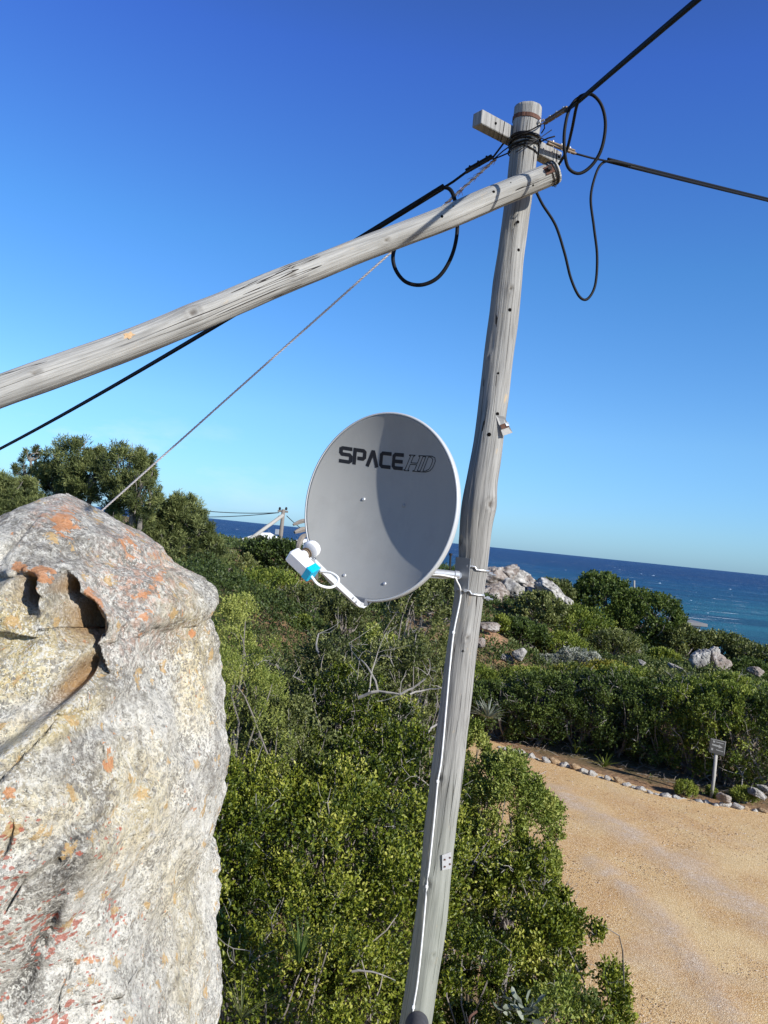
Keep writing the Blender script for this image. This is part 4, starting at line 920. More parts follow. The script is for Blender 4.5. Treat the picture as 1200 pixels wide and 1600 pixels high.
# feed arm
armpts = [P(583, 934, 3.42), P(566, 946, 3.36), P(560, 944, 3.31), P(505, 893, 3.14), P(489, 877, 3.09)]
def sq_tube(pts, w, h, name, mat, parent):
    for k in range(len(pts) - 1):
        pass
    V = []; up = dn
    for i, p_ in enumerate(pts):
        t = pts[min(i + 1, len(pts) - 1)] - pts[max(i - 1, 0)]; t = t / np.linalg.norm(t); sx = np.cross(t, [0, 0, 1]); sx /= np.linalg.norm(sx); sz = np.cross(sx, t)
        V += [p_ + sx * w / 2 + sz * h / 2, p_ - sx * w / 2 + sz * h / 2, p_ - sx * w / 2 - sz * h / 2, p_ + sx * w / 2 - sz * h / 2]
    n = len(pts); Fc = [(4 * i + j, 4 * i + (j + 1) % 4, 4 * i + 4 + (j + 1) % 4, 4 * i + 4 + j) for i in range(n - 1) for j in range(4)] + [(3, 2, 1, 0), tuple(4 * (n - 1) + j for j in range(4))]
    mb = MB(); mb.add(V, Fc); return mb.build(name, mat, parent)
arm = sq_tube(armpts, .017, .022, 'feed_arm', MAT['armm'], dish)
mb = MB(); mb.box(P(566, 940, 3.38), (.05, .04, .03), np.stack([dr, np.cross(dr, du_), du_], 1), .003); mb.build('arm_bracket', plain('dark_grey_bracket', (.12, .13, .15), .6), arm)  # bracket in a dark blue-grey, darker than the arm
for u_, v_, y_ in ((551, 935, 3.27), (556, 941, 3.285), (500, 888, 3.11)): mb = MB(); mb.disc(P(u_, v_, y_), (-.2, -.7, .7), .006, 8, .006); mb.build('arm_bolt', MAT['galv'], arm)
# LNB: white body with cap facing the reflector
bc = P(471, 880, 3.02); la = P(492, 902, 3.02) - P(450, 862, 3.05); la /= np.linalg.norm(la)
capdir = P(489, 860, 3.10) - P(472, 872, 3.03); capdir = capdir - la * (capdir @ la) * .4; capdir /= np.linalg.norm(capdir)
lx = la; ly = np.cross(capdir, lx); ly /= np.linalg.norm(ly); lz = np.cross(lx, ly)
LM = np.stack([lx, ly, lz], 1)
mb = MB(); mb.box(bc, (.110, .052, .056), LM, .006); lnb = mb.build('feed_unit', MAT['white'], dish)
mb = MB(); mb.box(bc + lx * .050, (.032, .055, .059), LM, .004); ng = mb.build('blue_end_cap', MAT['cyan'], lnb)
mb = MB(); ca = P(474, 868, 3.04); cb = P(486, 859, 3.09); cd_ = (cb - ca) / np.linalg.norm(cb - ca)
mb.tube([ca - cd_ * .015, ca + cd_ * .012], .019, 20); mb.build('neck', MAT['white'], lnb, smooth=False)
mb = MB(); mb.tube([cb - cd_ * .008, cb - cd_ * .004, cb + cd_ * .012, cb + cd_ * .020, cb + cd_ * .024], [.028, .034, .034, .031, .020], 28); mb.build('feed_cap', MAT['white'], lnb, smooth=True)
mb = MB(); mb.tube([ca + cd_ * .006, ca + cd_ * .013], .0235, 20); mb.tube([ca + cd_ * .019, ca + cd_ * .024], .0235, 20); mb.build('clamp_ring', MAT['brown'], lnb)
mb = MB()
fl = -ly if (-ly)[1] < 0 else ly
for k in range(3):
    s0 = bc + fl * .0272 - lx * (.025 - k * .008) + lz * .012; mb.add([s0, s0 + lz * .016, s0 + lz * .016 + lx * .004, s0 + lx * .004], [(0, 1, 2, 3)])
mb.build('print', MAT['teal'], lnb)
mb = MB(); mb.tube([P(478, 872, 3.05), P(484, 873, 3.06), P(492, 880, 3.10)], .008, 8); mb.build('clamp_foot', MAT['galv'], lnb)
# mount
yb = YP - .078
pt0, pt1 = P(662, 893, 3.50), P(717, 899, YP - .085)
mb = MB(); mb.tube([pt0, pt1], .017, 20); mb.tube([pt0 + (pt1 - pt0) * .87, pt0 + (pt1 - pt0) * .89, pt1], [.0185, .0195, .0195], 20); pipe = mb.build('mount_pipe', MAT['galv'], dish, smooth=False)
mb = MB(); bk = dsh(.05, -.06) - dn * .05; pc = pt0
mb.tube([pt0 + (pt1 - pt0) * .3, pt0, bk + np.array([.02, .06, -.02]), bk + np.array([0, .04, 0])], .018, 14)
bm_ = np.stack([dr, du_, dn], 1); mb.box(bk, (.20, .24, .05), bm_, .01); mb.build('back_bracket', MAT['galv'], dish)
plate('mount_plate', [P(712, 870, YP - .030), P(735, 873, YP - .082), P(731, 921, YP - .082), P(709, 923, YP - .030)], .004, plain('dull_plate_steel', (.26, .27, .28), .5, .4, .4, .15, 40), dish)
mb = MB(); mb.tube([P(716, 899, yb - .02), P(716, 899, yb + .03)], .016, 14); mb.build('pipe_flange', MAT['galv'], dish)
def ubolt(v0, v1, seed):
    pp = []
    for k in range(20):
        t = k / 19; ang = 180 - SG * (-62 + 150 * t); q, w, tt = pon(fr(v0 + (v1 - v0) * t), ang, .006); pp.append(q)
    q = pp[-1]; o = np.array([.035, -.012, -.004]); pp.append(q + o)
    q = pp[0]; m2 = MB(); m2.tube(pp, .0042, 8); m2.tube([pp[-2] + o * .2, pp[-2] + o * .55], .010, 6)
    p3, w3, t3 = at_pole(v0 + 2, -.35, .008); m2.disc(p3, w3, .0085, 6, .010)
    return m2.build('u_bolt', MAT['galv'], dish, smooth=False)
ubolt(881, 889, 1); ubolt(918, 928, 2)
mb = MB(); mb.tube([P(703, 893, 3.56), P(704, 868, 3.56)], .0045, 8); mb.disc(P(704, 868, 3.56), (0, 0, 1), .0085, 6, .010); mb.build('azimuth_bolt', MAT['wire'], dish); mb = MB(); mb.tube([P(687, 884, 3.5), P(687, 876, 3.5)], .003, 6); mb.build('azimuth_bolt', MAT['wire'], dish)
# coax
cx = [P(484, 897, 3.0), P(497, 913, 3.0), P(515, 918, 3.02), P(527, 912, 3.05), P(528, 903, 3.07), P(517, 895, 3.09), P(500, 893, 3.11)]
cable('coaxial_cable', [(spline(cx, 10), .0052)], .005, 'coax', 'white coax loop hanging from the blue end of the dish feed', 'cable')
cl = [P(668, 901, 3.50), P(690, 903, 3.52), P(709, 902, 3.50), P(714, 908, yb - .02)]
for v_, off in ((930, -.62), (985, -.68), (1040, -.66), (1100, -.62), (1180, -.52), (1215, -.56), (1270, -.54), (1330, -.52), (1373, -.54), (1450, -.46), (1520, -.38), (1556, -.38), (1600, -.3), (1700, -.3), (1900, -.3), (2100, -.3)):
    cl.append(at_pole(v_, off, .006)[0])
cc_ = MB(); cc_.tube(spline(cl, 8), .0038, 8); cc_.tube(spline([P(660, 899, 3.5), P(685, 898, 3.49), P(709, 902, 3.50)], 6), .0042, 8)
cob = cc_.build('coaxial_cable', MAT['coax'], loc=cl[-1], smooth=True); tag(cob, 'white coax cable clipped down the left side of the pole', 'cable')
for v_, off in ((985, -.68), (1215, -.56), (1373, -.54), (1556, -.38)):
    q, w, t = at_pole(v_, off, .001); m2 = MB(); m2.box(q + w * .007, (.012, .014, .012), axes(t, w)[:, [1, 0, 2]] if False else None, .002); m2.build('cable_clip', MAT['coax'], cob)

# shoe toe at the very bottom
def make_shoe():
    c = P(655, 1603, 3.42); o = empty('shoe', c - np.array([0, 0, .05]), 'dark grey suede shoe toe at the bottom edge in front of the pole', 'shoe')
    nu, nv = 24, 14; V = []; L_, Wd, H = .15, .05, .055
    for i in range(nv + 1):
        t = i / nv; w = Wd * math.sqrt(max(0, 1 - (1 - min(1, t * 1.8)) ** 2)) + .001; h = H * math.sqrt(max(0, 1 - (1 - min(1, t * 1.4)) ** 2)) + .004
        for j in range(nu + 1):
            a = math.pi * j / nu; V.append(c + np.array([w * math.cos(a), -.02 + t * L_ - .03, -.055 + h * math.sin(a)]))
    q = [(i * (nu + 1) + j, i * (nu + 1) + j + 1, (i + 1) * (nu + 1) + j + 1, (i + 1) * (nu + 1) + j) for i in range(nv) for j in range(nu)]
    meshobj('upper', np.array(V), faces=q, mat=MAT['shoe'], parent=o)
    ring = [c + np.array([(Wd + .006) * math.cos(a) , .03 + (.07 if math.sin(a) > 0 else .085) * math.sin(a), 0]) for a in np.linspace(0, 2 * math.pi, 24, endpoint=False)]
    V = [p_ + np.array([0, 0, -.055]) for p_ in ring] + [p_ + np.array([0, 0, -.075]) for p_ in ring]; n = 24
    mb = MB(); mb.add(V, [tuple(range(n)), tuple(range(2 * n - 1, n - 1, -1))] + [(i, i + n, (i + 1) % n + n, (i + 1) % n) for i in range(n)]); mb.build('sole', MAT['shoeb'], o)
make_shoe()

# ------------------------------------------------------------------ vegetation
def leaves_mesh(P0, A, N, L, Wd, tint, six=True):
    """P0 base points, A unit axis, N unit normal (all n,3); L, Wd arrays"""
    n = len(P0); B = np.cross(A, N); B /= np.linalg.norm(B, axis=1)[:, None] + 1e-9
    L = L[:, None]; Wd = Wd[:, None]
    if six:
        f = Wd * .28
        V = np.stack([P0, P0 + A * L * .38 - B * Wd * .46 + N * f, P0 + A * L * .78 - B * Wd * .42 + N * f, P0 + A * L, P0 + A * L * .78 + B * Wd * .42 + N * f, P0 + A * L * .38 + B * Wd * .46 + N * f], 1).reshape(-1, 3)
        b = np.arange(n)[:, None] * 6; q = np.concatenate([b + np.array([0, 3, 2, 1]), b + np.array([0, 5, 4, 3])], 0)
        return V, q, np.repeat(tint, 6)
    V = np.stack([P0, P0 + A * L * .55 - B * Wd * .5, P0 + A * L, P0 + A * L * .55 + B * Wd * .5], 1).reshape(-1, 3)
    return V, np.arange(n)[:, None] * 4 + np.array([0, 1, 2, 3]), np.repeat(tint, 4)
def unit(v): return v / (np.linalg.norm(v, axis=1)[:, None] + 1e-9)
def clump_leaves(C, rc, out, tips, per, leaf, rng, asp=.55, six=True, up=.35, droop=0.0, tintbase=None, spacing=.5, shell=.35):
    """C clump centres (n,3), rc radii (n), out outward dirs (n,3)"""
    n = len(C); k = tips
    d = unit(rng.normal(size=(n * k, 3)) + np.repeat(out, k, 0) * .9 + np.array([0, 0, .35]))
    r = np.repeat(rc, k) * (1 - shell * rng.random(n * k) ** 1.5)
    T = np.repeat(C, k, 0) + d * r[:, None]
    ax = unit(d * .7 + np.array([0, 0, up]) + rng.normal(size=d.shape) * .25)
    m = n * k
    ct = np.repeat(tintbase if tintbase is not None else rng.random(n), k) + rng.normal(0, .12, m)
    p0 = np.repeat(T, per, 0) - np.repeat(ax, per, 0) * (np.tile(np.arange(per), m) * leaf * spacing)[:, None]
    la = unit(np.repeat(ax, per, 0) * .75 + rng.normal(size=(m * per, 3)) * .55 + np.array([0, 0, -droop]))
    ln = unit(rng.normal(size=(m * per, 3)) + np.repeat(ax, per, 0) * .8)
    ln = unit(ln - la * np.sum(ln * la, 1)[:, None])
    L = leaf * rng.uniform(.7, 1.25, m * per); ti = np.clip(np.repeat(ct, per) + rng.normal(0, .13, m * per) + (np.tile(np.arange(per), m) == 0) * .12, 0, 1)
    return leaves_mesh(p0, la, ln, L, L * asp * rng.uniform(.8, 1.2, m * per), ti, six)
def twig_mesh(segs):
    """segs: list of (points, r0, r1); three-sided tubes"""
    mb = MB()
    for pts, r0, r1 in segs:
        k = len(pts); mb.tube(pts, [r0 + (r1 - r0) * i / (k - 1) for i in range(k)], 3 if r0 < .01 else 5, False)
    return mb
def bend(a, b, rng, amt=.15, n=5):
    a = np.array(a, float); b = np.array(b, float); L = np.linalg.norm(b - a); out = [a]; o = rng.normal(size=3) * amt * L
    for i in range(1, n): t = i / n; out.append(a + (b - a) * t + o * math.sin(math.pi * t) + rng.normal(size=3) * L * amt * .16)
    out.append(b); return out
SHR = []
def shrub(name, u, vtop, Y, rx, ry, mat, label, nclump=60, tips=14, per=7, leaf=None, cat='shrub', seed=0, group=None, twigs=.35, dry=0, asp=.55, six=None, rcf=.22, up=.35, base=None, cen=None, gaps=.15, dzmin=-.25, barkmat='bark', tintc=.45, tints=.18):
    rng = np.random.default_rng(seed + 100)
    p = P(u, vtop, Y) if cen is None else np.array(cen, float); x, y, zt = p
    zb = gz(x, y) if base is None else base; zb = min(zb, zt - .25); h = zt - zb
    if leaf is None: leaf = .0068 * Y ** .93
    if six is None: six = Y < 13
    if Y > 13: SHR.append((x, y, rx, ry))
    if six: leaf *= .82; gaps += .16; tips = int(tips * 1.45); dry = int(dry * .45)
    o = empty(name, (x, y, zb), label, cat, group)
    d = unit(rng.normal(size=(nclump * 4, 3)) + np.array([0, 0, .35])); d = d[d[:, 2] > dzmin][:nclump]
    if six and gaps > .1: d = d[vnoise(d * 4.5 + seed * 3.1, seed + 50) > -.24]
    n = len(d)
    rc = rcf * min(rx, h) * rng.uniform(.65, 1.4, n)
    lump = 1 + .16 * vnoise(d * 2.2 + seed, seed) + (.14 if six else 0) * vnoise(d * 5 + seed, seed + 1) - gaps * (rng.random(n) ** 2)
    hc = h * .45; zc = zb + h * .50
    C = np.array([x, y, zc]) + np.stack([d[:, 0] * (rx - rc * .7), d[:, 1] * (ry - rc * .7), d[:, 2] * np.where(d[:, 2] > 0, h * .5 - rc * .6, h * .42)], 1) * lump[:, None]
    C[:, 2] = np.minimum(C[:, 2], zt - rc * .7)
    V, q, ti = clump_leaves(C, rc, d, tips, per, leaf, rng, asp, six, up, tintbase=rng.normal(tintc, tints, n))
    fo = meshobj('foliage', V, q, mat=MAT[mat], parent=o, attrs={'tint': ti}, smooth=False)
    segs = []; b0 = np.array([x, y, zb - .05])
    for i in range(n):
        if rng.random() < twigs:
            e = C[i] + d[i] * rc[i] * .7; mid = b0 + (C[i] - b0) * .45 + rng.normal(size=3) * .05 * h
            segs.append((bend(mid, e, rng, .12), .004 * Y ** .5, .0013 * Y ** .5))
    for i in range(max(3, int(n * .12))): 
        j = rng.integers(n); segs.append((bend(b0 + rng.normal(size=3) * [.1 * rx, .1 * ry, 0], b0 + (C[j] - b0) * .75, rng, .1), .008 * Y ** .5, .004 * Y ** .5))
    twig_mesh(segs).build('branches', MAT[barkmat], o)
    if dry:
        segs = []
        for i in range(dry):
            j = rng.integers(n); st = C[j] - d[j] * rc[j] * .3; dirn = unit((d[j] + rng.normal(size=3) * .6)[None])[0]; L = rng.uniform(.6, 1.5) * rc[j] + .06
            e = st + dirn * L; main = bend(st, e, rng, .18, 4); r0 = .0016 * Y ** .55; segs.append((main, r0, r0 * .45))
            for q_ in range(rng.integers(2, 5)):
                s0 = main[rng.integers(1, 4)]; segs.append((bend(s0, s0 + unit((dirn + rng.normal(size=3) * .8)[None])[0] * L * .45, rng, .15, 3), r0 * .6, r0 * .3))
        tag(twig_mesh(segs).build('dead_twigs', MAT['dry'], o), kind='stuff')
    return o
# ---- near thicket under and around the pole
shrub('broadleaf_shrub', 500, 1200, 6.3, 1.5, 1.6, 'L_gloss', 'dense glossy green shrub directly left of the pole, mid height', 150, 34, 8, .036, seed=1, twigs=.5, dry=70, rcf=.19)
shrub('broadleaf_shrub', 450, 1385, 4.7, .95, .95, 'L_gloss', 'glossy green shrub between the boulder and the foot of the pole', 150, 32, 8, .027, seed=2, twigs=.5, dry=60, rcf=.20, tintc=.5)
shrub('broadleaf_shrub', 795, 1180, 9.0, .68, .85, 'L_light', 'rounded light green bush right of the pole at the gravel corner', 100, 30, 8, .040, seed=3, dry=10, rcf=.24, tintc=.6, gaps=-.1)
shrub('broadleaf_shrub', 815, 1320, 6.9, .60, 1.0, 'L_gloss', 'dark green bush right of the pole with grey twigs showing', 100, 32, 8, .038, seed=4, dry=90, rcf=.22, twigs=.8, tintc=.35)
shrub('broadleaf_shrub', 880, 1418, 5.7, .56, .85, 'L_gloss', 'green bush spilling over the gravel edge at lower right of the thicket', 110, 34, 8, .032, seed=5, dry=40, rcf=.22, tintc=.5)
shrub('broadleaf_shrub', 740, 1470, 4.7, .55, .6, 'L_gloss', 'shrub right of the pole foot at the bottom of the picture', 110, 30, 8, .026, seed=6, dry=50, rcf=.21, tintc=.4)
shrub('broadleaf_shrub', 868, 1556, 4.5, .60, .55, 'L_light', 'yellow-green shrub in the bottom edge beside the gravel', 90, 28, 8, .026, seed=7, dry=40, rcf=.2, tintc=.35)
shrub('broadleaf_shrub', 590, 1130, 7.6, 1.1, 1.0, 'L_gloss', 'dark shrub behind the pole just below the tangled bare branches', 110, 30, 8, .040, seed=8, twigs=.7, dry=60, rcf=.2, tintc=.18, gaps=.3)
shrub('broadleaf_shrub', 430, 1090, 7.4, .8, .9, 'L_grey', 'olive shrub right of the boulder shoulder with pale leaf tips', 100, 28, 8, .036, seed=9, twigs=.6, dry=50, gaps=.3, rcf=.22, tintc=.55)
shrub('heath_shrub', 374, 908, 7.8, .48, .75, 'L_light', 'light yellow-green heath bush just right of the boulder top', 100, 34, 8, .022, seed=10, dry=4, rcf=.26, asp=.6, up=.8, tintc=.85, gaps=.15)
shrub('heath_shrub', 392, 980, 7.0, .50, .55, 'L_light', 'light green heath bush halfway down the boulder side', 80, 30, 8, .022, seed=11, dry=10, rcf=.26, asp=.4, up=.8, tintc=.75)
shrub('tangled_shrub', 520, 990, 10.0, .95, 1.1, 'L_grey', 'tall tangled shrub with bare grey branches below the dish', 110, 24, 8, .042, seed=12, twigs=1.0, dry=160, rcf=.2, gaps=.4, tintc=.5)
shrub('tangled_shrub', 640, 975, 10.6, .75, 1.1, 'L_grey', 'tangled olive shrub beside the pole below the dish bracket', 100, 26, 8, .042, seed=13, twigs=.9, dry=110, rcf=.2, gaps=.35, tintc=.45)
shrub('tangled_shrub', 560, 1050, 8.8, 1.0, .9, 'L_gloss', 'dark tangled shrub in the middle of the thicket with grey limbs', 100, 26, 8, .040, seed=14, twigs=1.0, dry=130, rcf=.2, gaps=.45, tintc=.22)
shrub('broadleaf_shrub', 655, 903, 14.5, .75, .9, 'L_grey', 'green shrub behind the dish bottom right, next to the pole bracket', 90, 26, 7, .052, seed=15, dry=14, rcf=.22, tintc=.55)
shrub('broadleaf_shrub', 585, 965, 11.5, .48, .5, 'L_light', 'yellow-green sprig-topped shrub just under the bottom of the dish', 60, 22, 7, .05, seed=16, dry=30, rcf=.24, tintc=.85, gaps=.4)
shrub('broadleaf_shrub', 738, 1120, 12.0, .45, .5, 'L_light', 'small light green shrub peeking out right of the pole above the bush', 60, 24, 7, .042, seed=17, dry=10, rcf=.24, tintc=.5)
shrub('broadleaf_shrub', 700, 1215, 8.0, .55, .8, 'L_gloss', 'dark shrub in the gap right behind the pole', 80, 26, 8, .038, seed=18, dry=40, rcf=.22, tintc=.18, gaps=.3)
shrub('broadleaf_shrub', 620, 1330, 5.4, .7, .7, 'L_gloss', 'glossy shrub immediately behind the lower pole', 90, 30, 8, .030, seed=19, dry=30, rcf=.22, tintc=.45)
shrub('broadleaf_shrub', 350, 1190, 5.6, .6, .7, 'L_gloss', 'dark green shrub squeezed against the right flank of the boulder', 80, 28, 8, .030, seed=20, dry=50, rcf=.22, tintc=.35)

# grey limbs across the tangled shrub
rg = np.random.default_rng(5); segs = []
for a, b, r0 in (((640, 1165, 7.6), (700, 1120, 7.9), .02), ((560, 1090, 8.0), (625, 1085, 7.9), .022), ((625, 1085, 7.9), (665, 1060, 7.9), .016), ((590, 1078, 8.0), (560, 1030, 8.2), .014), ((560, 1030, 8.2), (545, 1005, 8.3), .009), ((575, 1085, 8), (590, 1020, 8.3), .010), ((500, 1020, 8.), (498, 990, 8.6), .016), ((640, 1085, 7.9), (690, 1075, 8), .014)):
    r0 *= .75; segs.append((bend(P(*a), P(*b), rg, .1, 6), r0, r0 * .6))
    for k in range(2):
        s0 = P(*b); segs.append((bend(s0, s0 + rg.normal(size=3) * .2 + [0, 0, .12], rg, .15, 4), r0 * .35, r0 * .12))
dl = twig_mesh(segs).build('dead_branch', MAT['dry'], loc=P(600, 1180, 8)); tag(dl, 'bare grey forked branch lying through the thicket below the dish', 'branch')
mb = MB(); mb.tube(bend(P(550, 1518, 4.0), P(618, 1532, 3.95), rg, .06, 6), [.006, .006, .005, .005, .004, .003, .002], 5); tag(mb.build('fallen_twig', MAT['dry'], loc=P(550, 1518, 4.0)), 'pale bare twig poking out left of the lower pole', 'twig')
mb = MB(); mb.tube(spline([P(733, 1597, 3.9), P(735, 1588, 3.9), P(745, 1580, 3.92)], 5), .006, 6); tag(mb.build('rusty_hook', MAT['rust'], loc=P(733, 1597, 3.9)), 'small curved rusty stalk at the bottom edge right of the pole', 'stalk')

def blades(name, cen, n, L, w, mat, label, cat, seed, spread=.7, group=None, arch=.35, segs=5):
    rng = np.random.default_rng(seed); V = []; Q = []; ti = []
    for i in range(n):
        a = rng.uniform(0, 6.283); el = rng.uniform(.25, 1.0); d = np.array([math.cos(a) * spread * (1 - el * .55), math.sin(a) * spread * (1 - el * .55), el]); d /= np.linalg.norm(d)
        l = L * rng.uniform(.6, 1.1); sx = np.cross(d, [0, 0, 1]); sx /= np.linalg.norm(sx); b = len(V); t_ = rng.random()
        for k in range(segs + 1):
            t = k / segs; c = np.array(cen) + d * l * t + np.array([0, 0, -arch * l * t * t * (1 - el * .6)]); ww = w * (1 - t) ** .7 * (1 if k else .7) + .0006
            V += [c - sx * ww / 2, c + np.array([0, 0, -ww * .25]), c + sx * ww / 2]; ti += [t_] * 3
        for k in range(segs): q = b + k * 3; Q += [(q, q + 1, q + 4, q + 3), (q + 1, q + 2, q + 5, q + 4)]
    o = meshobj(name, np.array(V), np.array(Q), mat=MAT[mat], loc=cen, attrs={'tint': ti}, smooth=False); tag(o, label, cat, group); return o
blades('grass_tuft', P(470, 1470, 4.3) - [0, 0, .12], 50, .30, .006, 'L_grass', 'tuft of thin green grass blades in the shrubs left of the lower pole', 'grass tuft', 1, .35)
blades('grass_tuft', P(383, 1530, 3.7) - [0, 0, .18], 46, .22, .0028, 'L_grey', 'dry grey grass tuft beside the boulder near the bottom', 'grass tuft', 2, .6)
def succulent():
    c = P(815, 1545, 4.1); rng = np.random.default_rng(4); n = 34
    a = rng.uniform(0, 6.283, n); el = rng.uniform(.1, 1, n); A = unit(np.stack([np.cos(a), np.sin(a) - .4, el * 1.3], 1)); p0 = c - [0, 0, .12] + A * .03 + rng.normal(size=(n, 3)) * .03
    N = unit(np.cross(A, rng.normal(size=(n, 3)))); L = rng.uniform(.045, .08, n)
    V, q, ti = leaves_mesh(p0, A, N, L, L * .4, rng.uniform(.0, .5, n)); o = meshobj('succulent_plant', V, q, mat=MAT['L_aloe'], loc=c - [0, 0, .2], attrs={'tint': ti}, smooth=False); tag(o, 'grey-green succulent with broad pale leaves right of the pole foot', 'succulent')
succulent()

# ---- hedge beyond the drive
hedge = [(788, 1062, 19.7, 'L_dark', 'dark hedge shrub behind the grey agave rosette'), (850, 1052, 19.5, 'L_dark', 'hedge shrub behind the row of edging stones, second from the pole'), (912, 1050, 19.3, 'L_dark', 'hedge shrub above the small yellow-green stem plant'), (972, 1052, 18.9, 'L_dark', 'dark hedge shrub behind the spiky green plant'), (1030, 1062, 18.5, 'L_dark', 'hedge shrub just left of the brown sign'), (1085, 1060, 18.1, 'L_bright', 'leafy hedge shrub directly behind the sign'), (1145, 1068, 17.5, 'L_bright', 'bright green hedge shrub right of the sign'), (1205, 1075, 17.2, 'L_dark', 'hedge shrub cut by the right edge of the picture'), (1270, 1085, 17.5, 'L_dark', 'hedge shrub beyond the right edge')]
for k, (u, v, Y, mt, lb) in enumerate(hedge[:-1]):
    shrub('hedge_shrub', u, v, Y, 1.05, 1.15, mt, lb, 95, 24, 7, .060, seed=40 + k, group='shrubs of the hedge behind the gravel drive', dry=45, twigs=.6, rcf=.21, dzmin=-.85, base=0.0 if k > 1 else None, tintc=.42 if mt == 'L_bright' else .55 + .1 * math.sin(k * 2.1))
for k, (u, v, Y, rx_) in enumerate([(830, 1045, 22.5, 1.0), (900, 1040, 22.5, 1.0), (985, 1042, 22, 1.1), (1065, 1050, 21.5, 1.1), (1150, 1055, 21, 1.1), (760, 1050, 22.5, .9)]):
    lbs = ['olive-green mound behind the hedge below the pale grey boulders', 'yellow-tipped mound behind the hedge below the silver bush', 'mid green mound behind the hedge under the flat grey stones', 'olive mound behind the hedge below the split boulder', 'green mound behind the hedge near the right edge', 'olive mound behind the hedge touching the pole']
    shrub('heath_shrub', u, v, Y, rx_, 1.2, ['L_bright', 'L_yellow', 'L_bright', 'L_grey', 'L_bright', 'L_grey'][k], lbs[k], 80, 22, 7, .060, seed=60 + k, dry=14, rcf=.22, group='mounds behind the hedge', tintc=.35 if k == 1 else .5)

# ---- hillside
hill = [('heath_shrub', 428, 890, 19, .85, .9, 'L_bright', 'bright green heath mound under the round dark bush, left of the dish feed', .5, 1.0),
        ('heath_shrub', 485, 915, 18, .8, .8, 'L_grey', 'grey-green heath below the white dish feed', .35, 1.0),
        ('heath_shrub', 540, 930, 17, .6, .7, 'L_grey', 'dull olive heath behind the feed arm', .4, .9),
        ('round_bush', 434, 843, 30, 1.35, 1.2, 'L_dark', 'dark round bush standing left of the dish on the skyline', .25, 1.6),
        ('heath_shrub', 360, 862, 28, 1.1, 1.0, 'L_grey', 'olive shrub between the left trees and the dark round bush', .6, 1.0),
        ('heath_shrub', 305, 866, 25, .6, .6, 'L_bright', 'small bright green shrub at the foot of the left trees', .6, .8),
        ('heath_shrub', 472, 962, 16, .25, .3, 'L_bright', 'little bright green tuft by the red bare patch', .6, .6),
        ('heath_shrub', 400, 885, 24, .8, .5, 'L_yellow', 'yellowish low shrub beside the stony bare patch', .3, .6),
        ('heath_shrub', 787, 960, 27, .28, .3, 'L_bright', 'little bright round cushion bush right of the pole', .7, .6),
        ('round_bush', 845, 925, 30, 1.0, .9, 'L_grey', 'grey-green bush in front of the reddish outcrop', .5, 1.0),
        ('round_bush', 815, 968, 27.5, 1.1, 1.0, 'L_dark', 'dark low-spreading bush casting shade over the grey stones', .5, 1.0),
        ('heath_shrub', 905, 946, 32, 1.5, 1.2, 'L_bright', 'wide bright green heath mound between outcrop and big round tree', .45, 1.1),
        ('heath_shrub', 880, 990, 28, .9, .8, 'L_bright', 'yellowish green shrub above the silver bush', .7, .8),
        ('heath_shrub', 960, 985, 30, 1.0, .8, 'L_grey', 'olive shrub at the foot of the big round tree', .5, .9),
        ('silver_shrub', 905, 1016, 25.5, .75, .7, 'L_silver', 'pale silver-grey shrub in the middle of the slope', .6, .9),
        ('silver_shrub', 855, 1025, 25, .35, .4, 'L_silver', 'smaller silver-grey shrub left of the pale one', .4, .6),
        ('heath_shrub', 955, 1035, 23.8, .8, .7, 'L_yellow', 'yellow-flowering low shrub behind the hedge', .8, .8),
        ('round_tree', 946, 896, 38, 1.75, 1.6, 'L_dark', 'big dark green domed tree against the sea, taller left one', .6, 2.8),
        ('round_tree', 1016, 924, 37, 1.9, 1.6, 'L_dark', 'dark green domed tree sloping down right of the taller one', .7, 2.8),
        ('round_bush', 1062, 975, 36, 1.2, 1.1, 'L_grey', 'olive bush under the flat-roofed building', .5, 1.0),
        ('heath_shrub', 1038, 1014, 28.5, .6, .5, 'L_bright', 'bright green shrub left of the split grey boulder', .7, .8),
        ('round_bush', 1125, 988, 37, 1.5, 1.2, 'L_grey', 'olive bush behind the split boulder against the water', .45, 1.0),
        ('round_bush', 1190, 1008, 35, 1.5, 1.2, 'L_grey', 'olive bush at the right edge against the water', .4, 1.0),
        ('heath_shrub', 1170, 1030, 29, .8, .7, 'L_dark', 'dark shrub behind the small pinkish rock', .6, .8),
        ('round_bush', 700, 905, 26, 1.2, 1.1, 'L_grey', 'dark olive bush seen in the gap between dish and pole', .5, 1.0),
        ('heath_shrub', 868, 905, 36, 1.0, .8, 'L_grey', 'low bush on the skyline right of the outcrop', .4, .8),
        ('heath_shrub', 735, 1035, 21, .9, .8, 'L_bright', 'green shrub hugging the pole above the agave', .5, .9)]
for k, (nm, u, v, Y, rx_, ry_, mt, lb, tc, q) in enumerate(hill):
    shrub(nm, u, v, Y, rx_, ry_, mt, lb, int(70 * q), 22, 6, .0033 * Y if Y > 20 else .0035 * Y, seed=80 + k, cat='tree' if 'tree' in nm else 'shrub', dry=8 if 'silver' not in nm else 30, twigs=.25, rcf=.23 if 'tree' not in nm else .17, dzmin=-.5 if 'tree' not in nm else -.95, six=False, tintc=tc, asp=.6 if 'round' in nm else .4, up=.35 if 'round' in nm else .8)
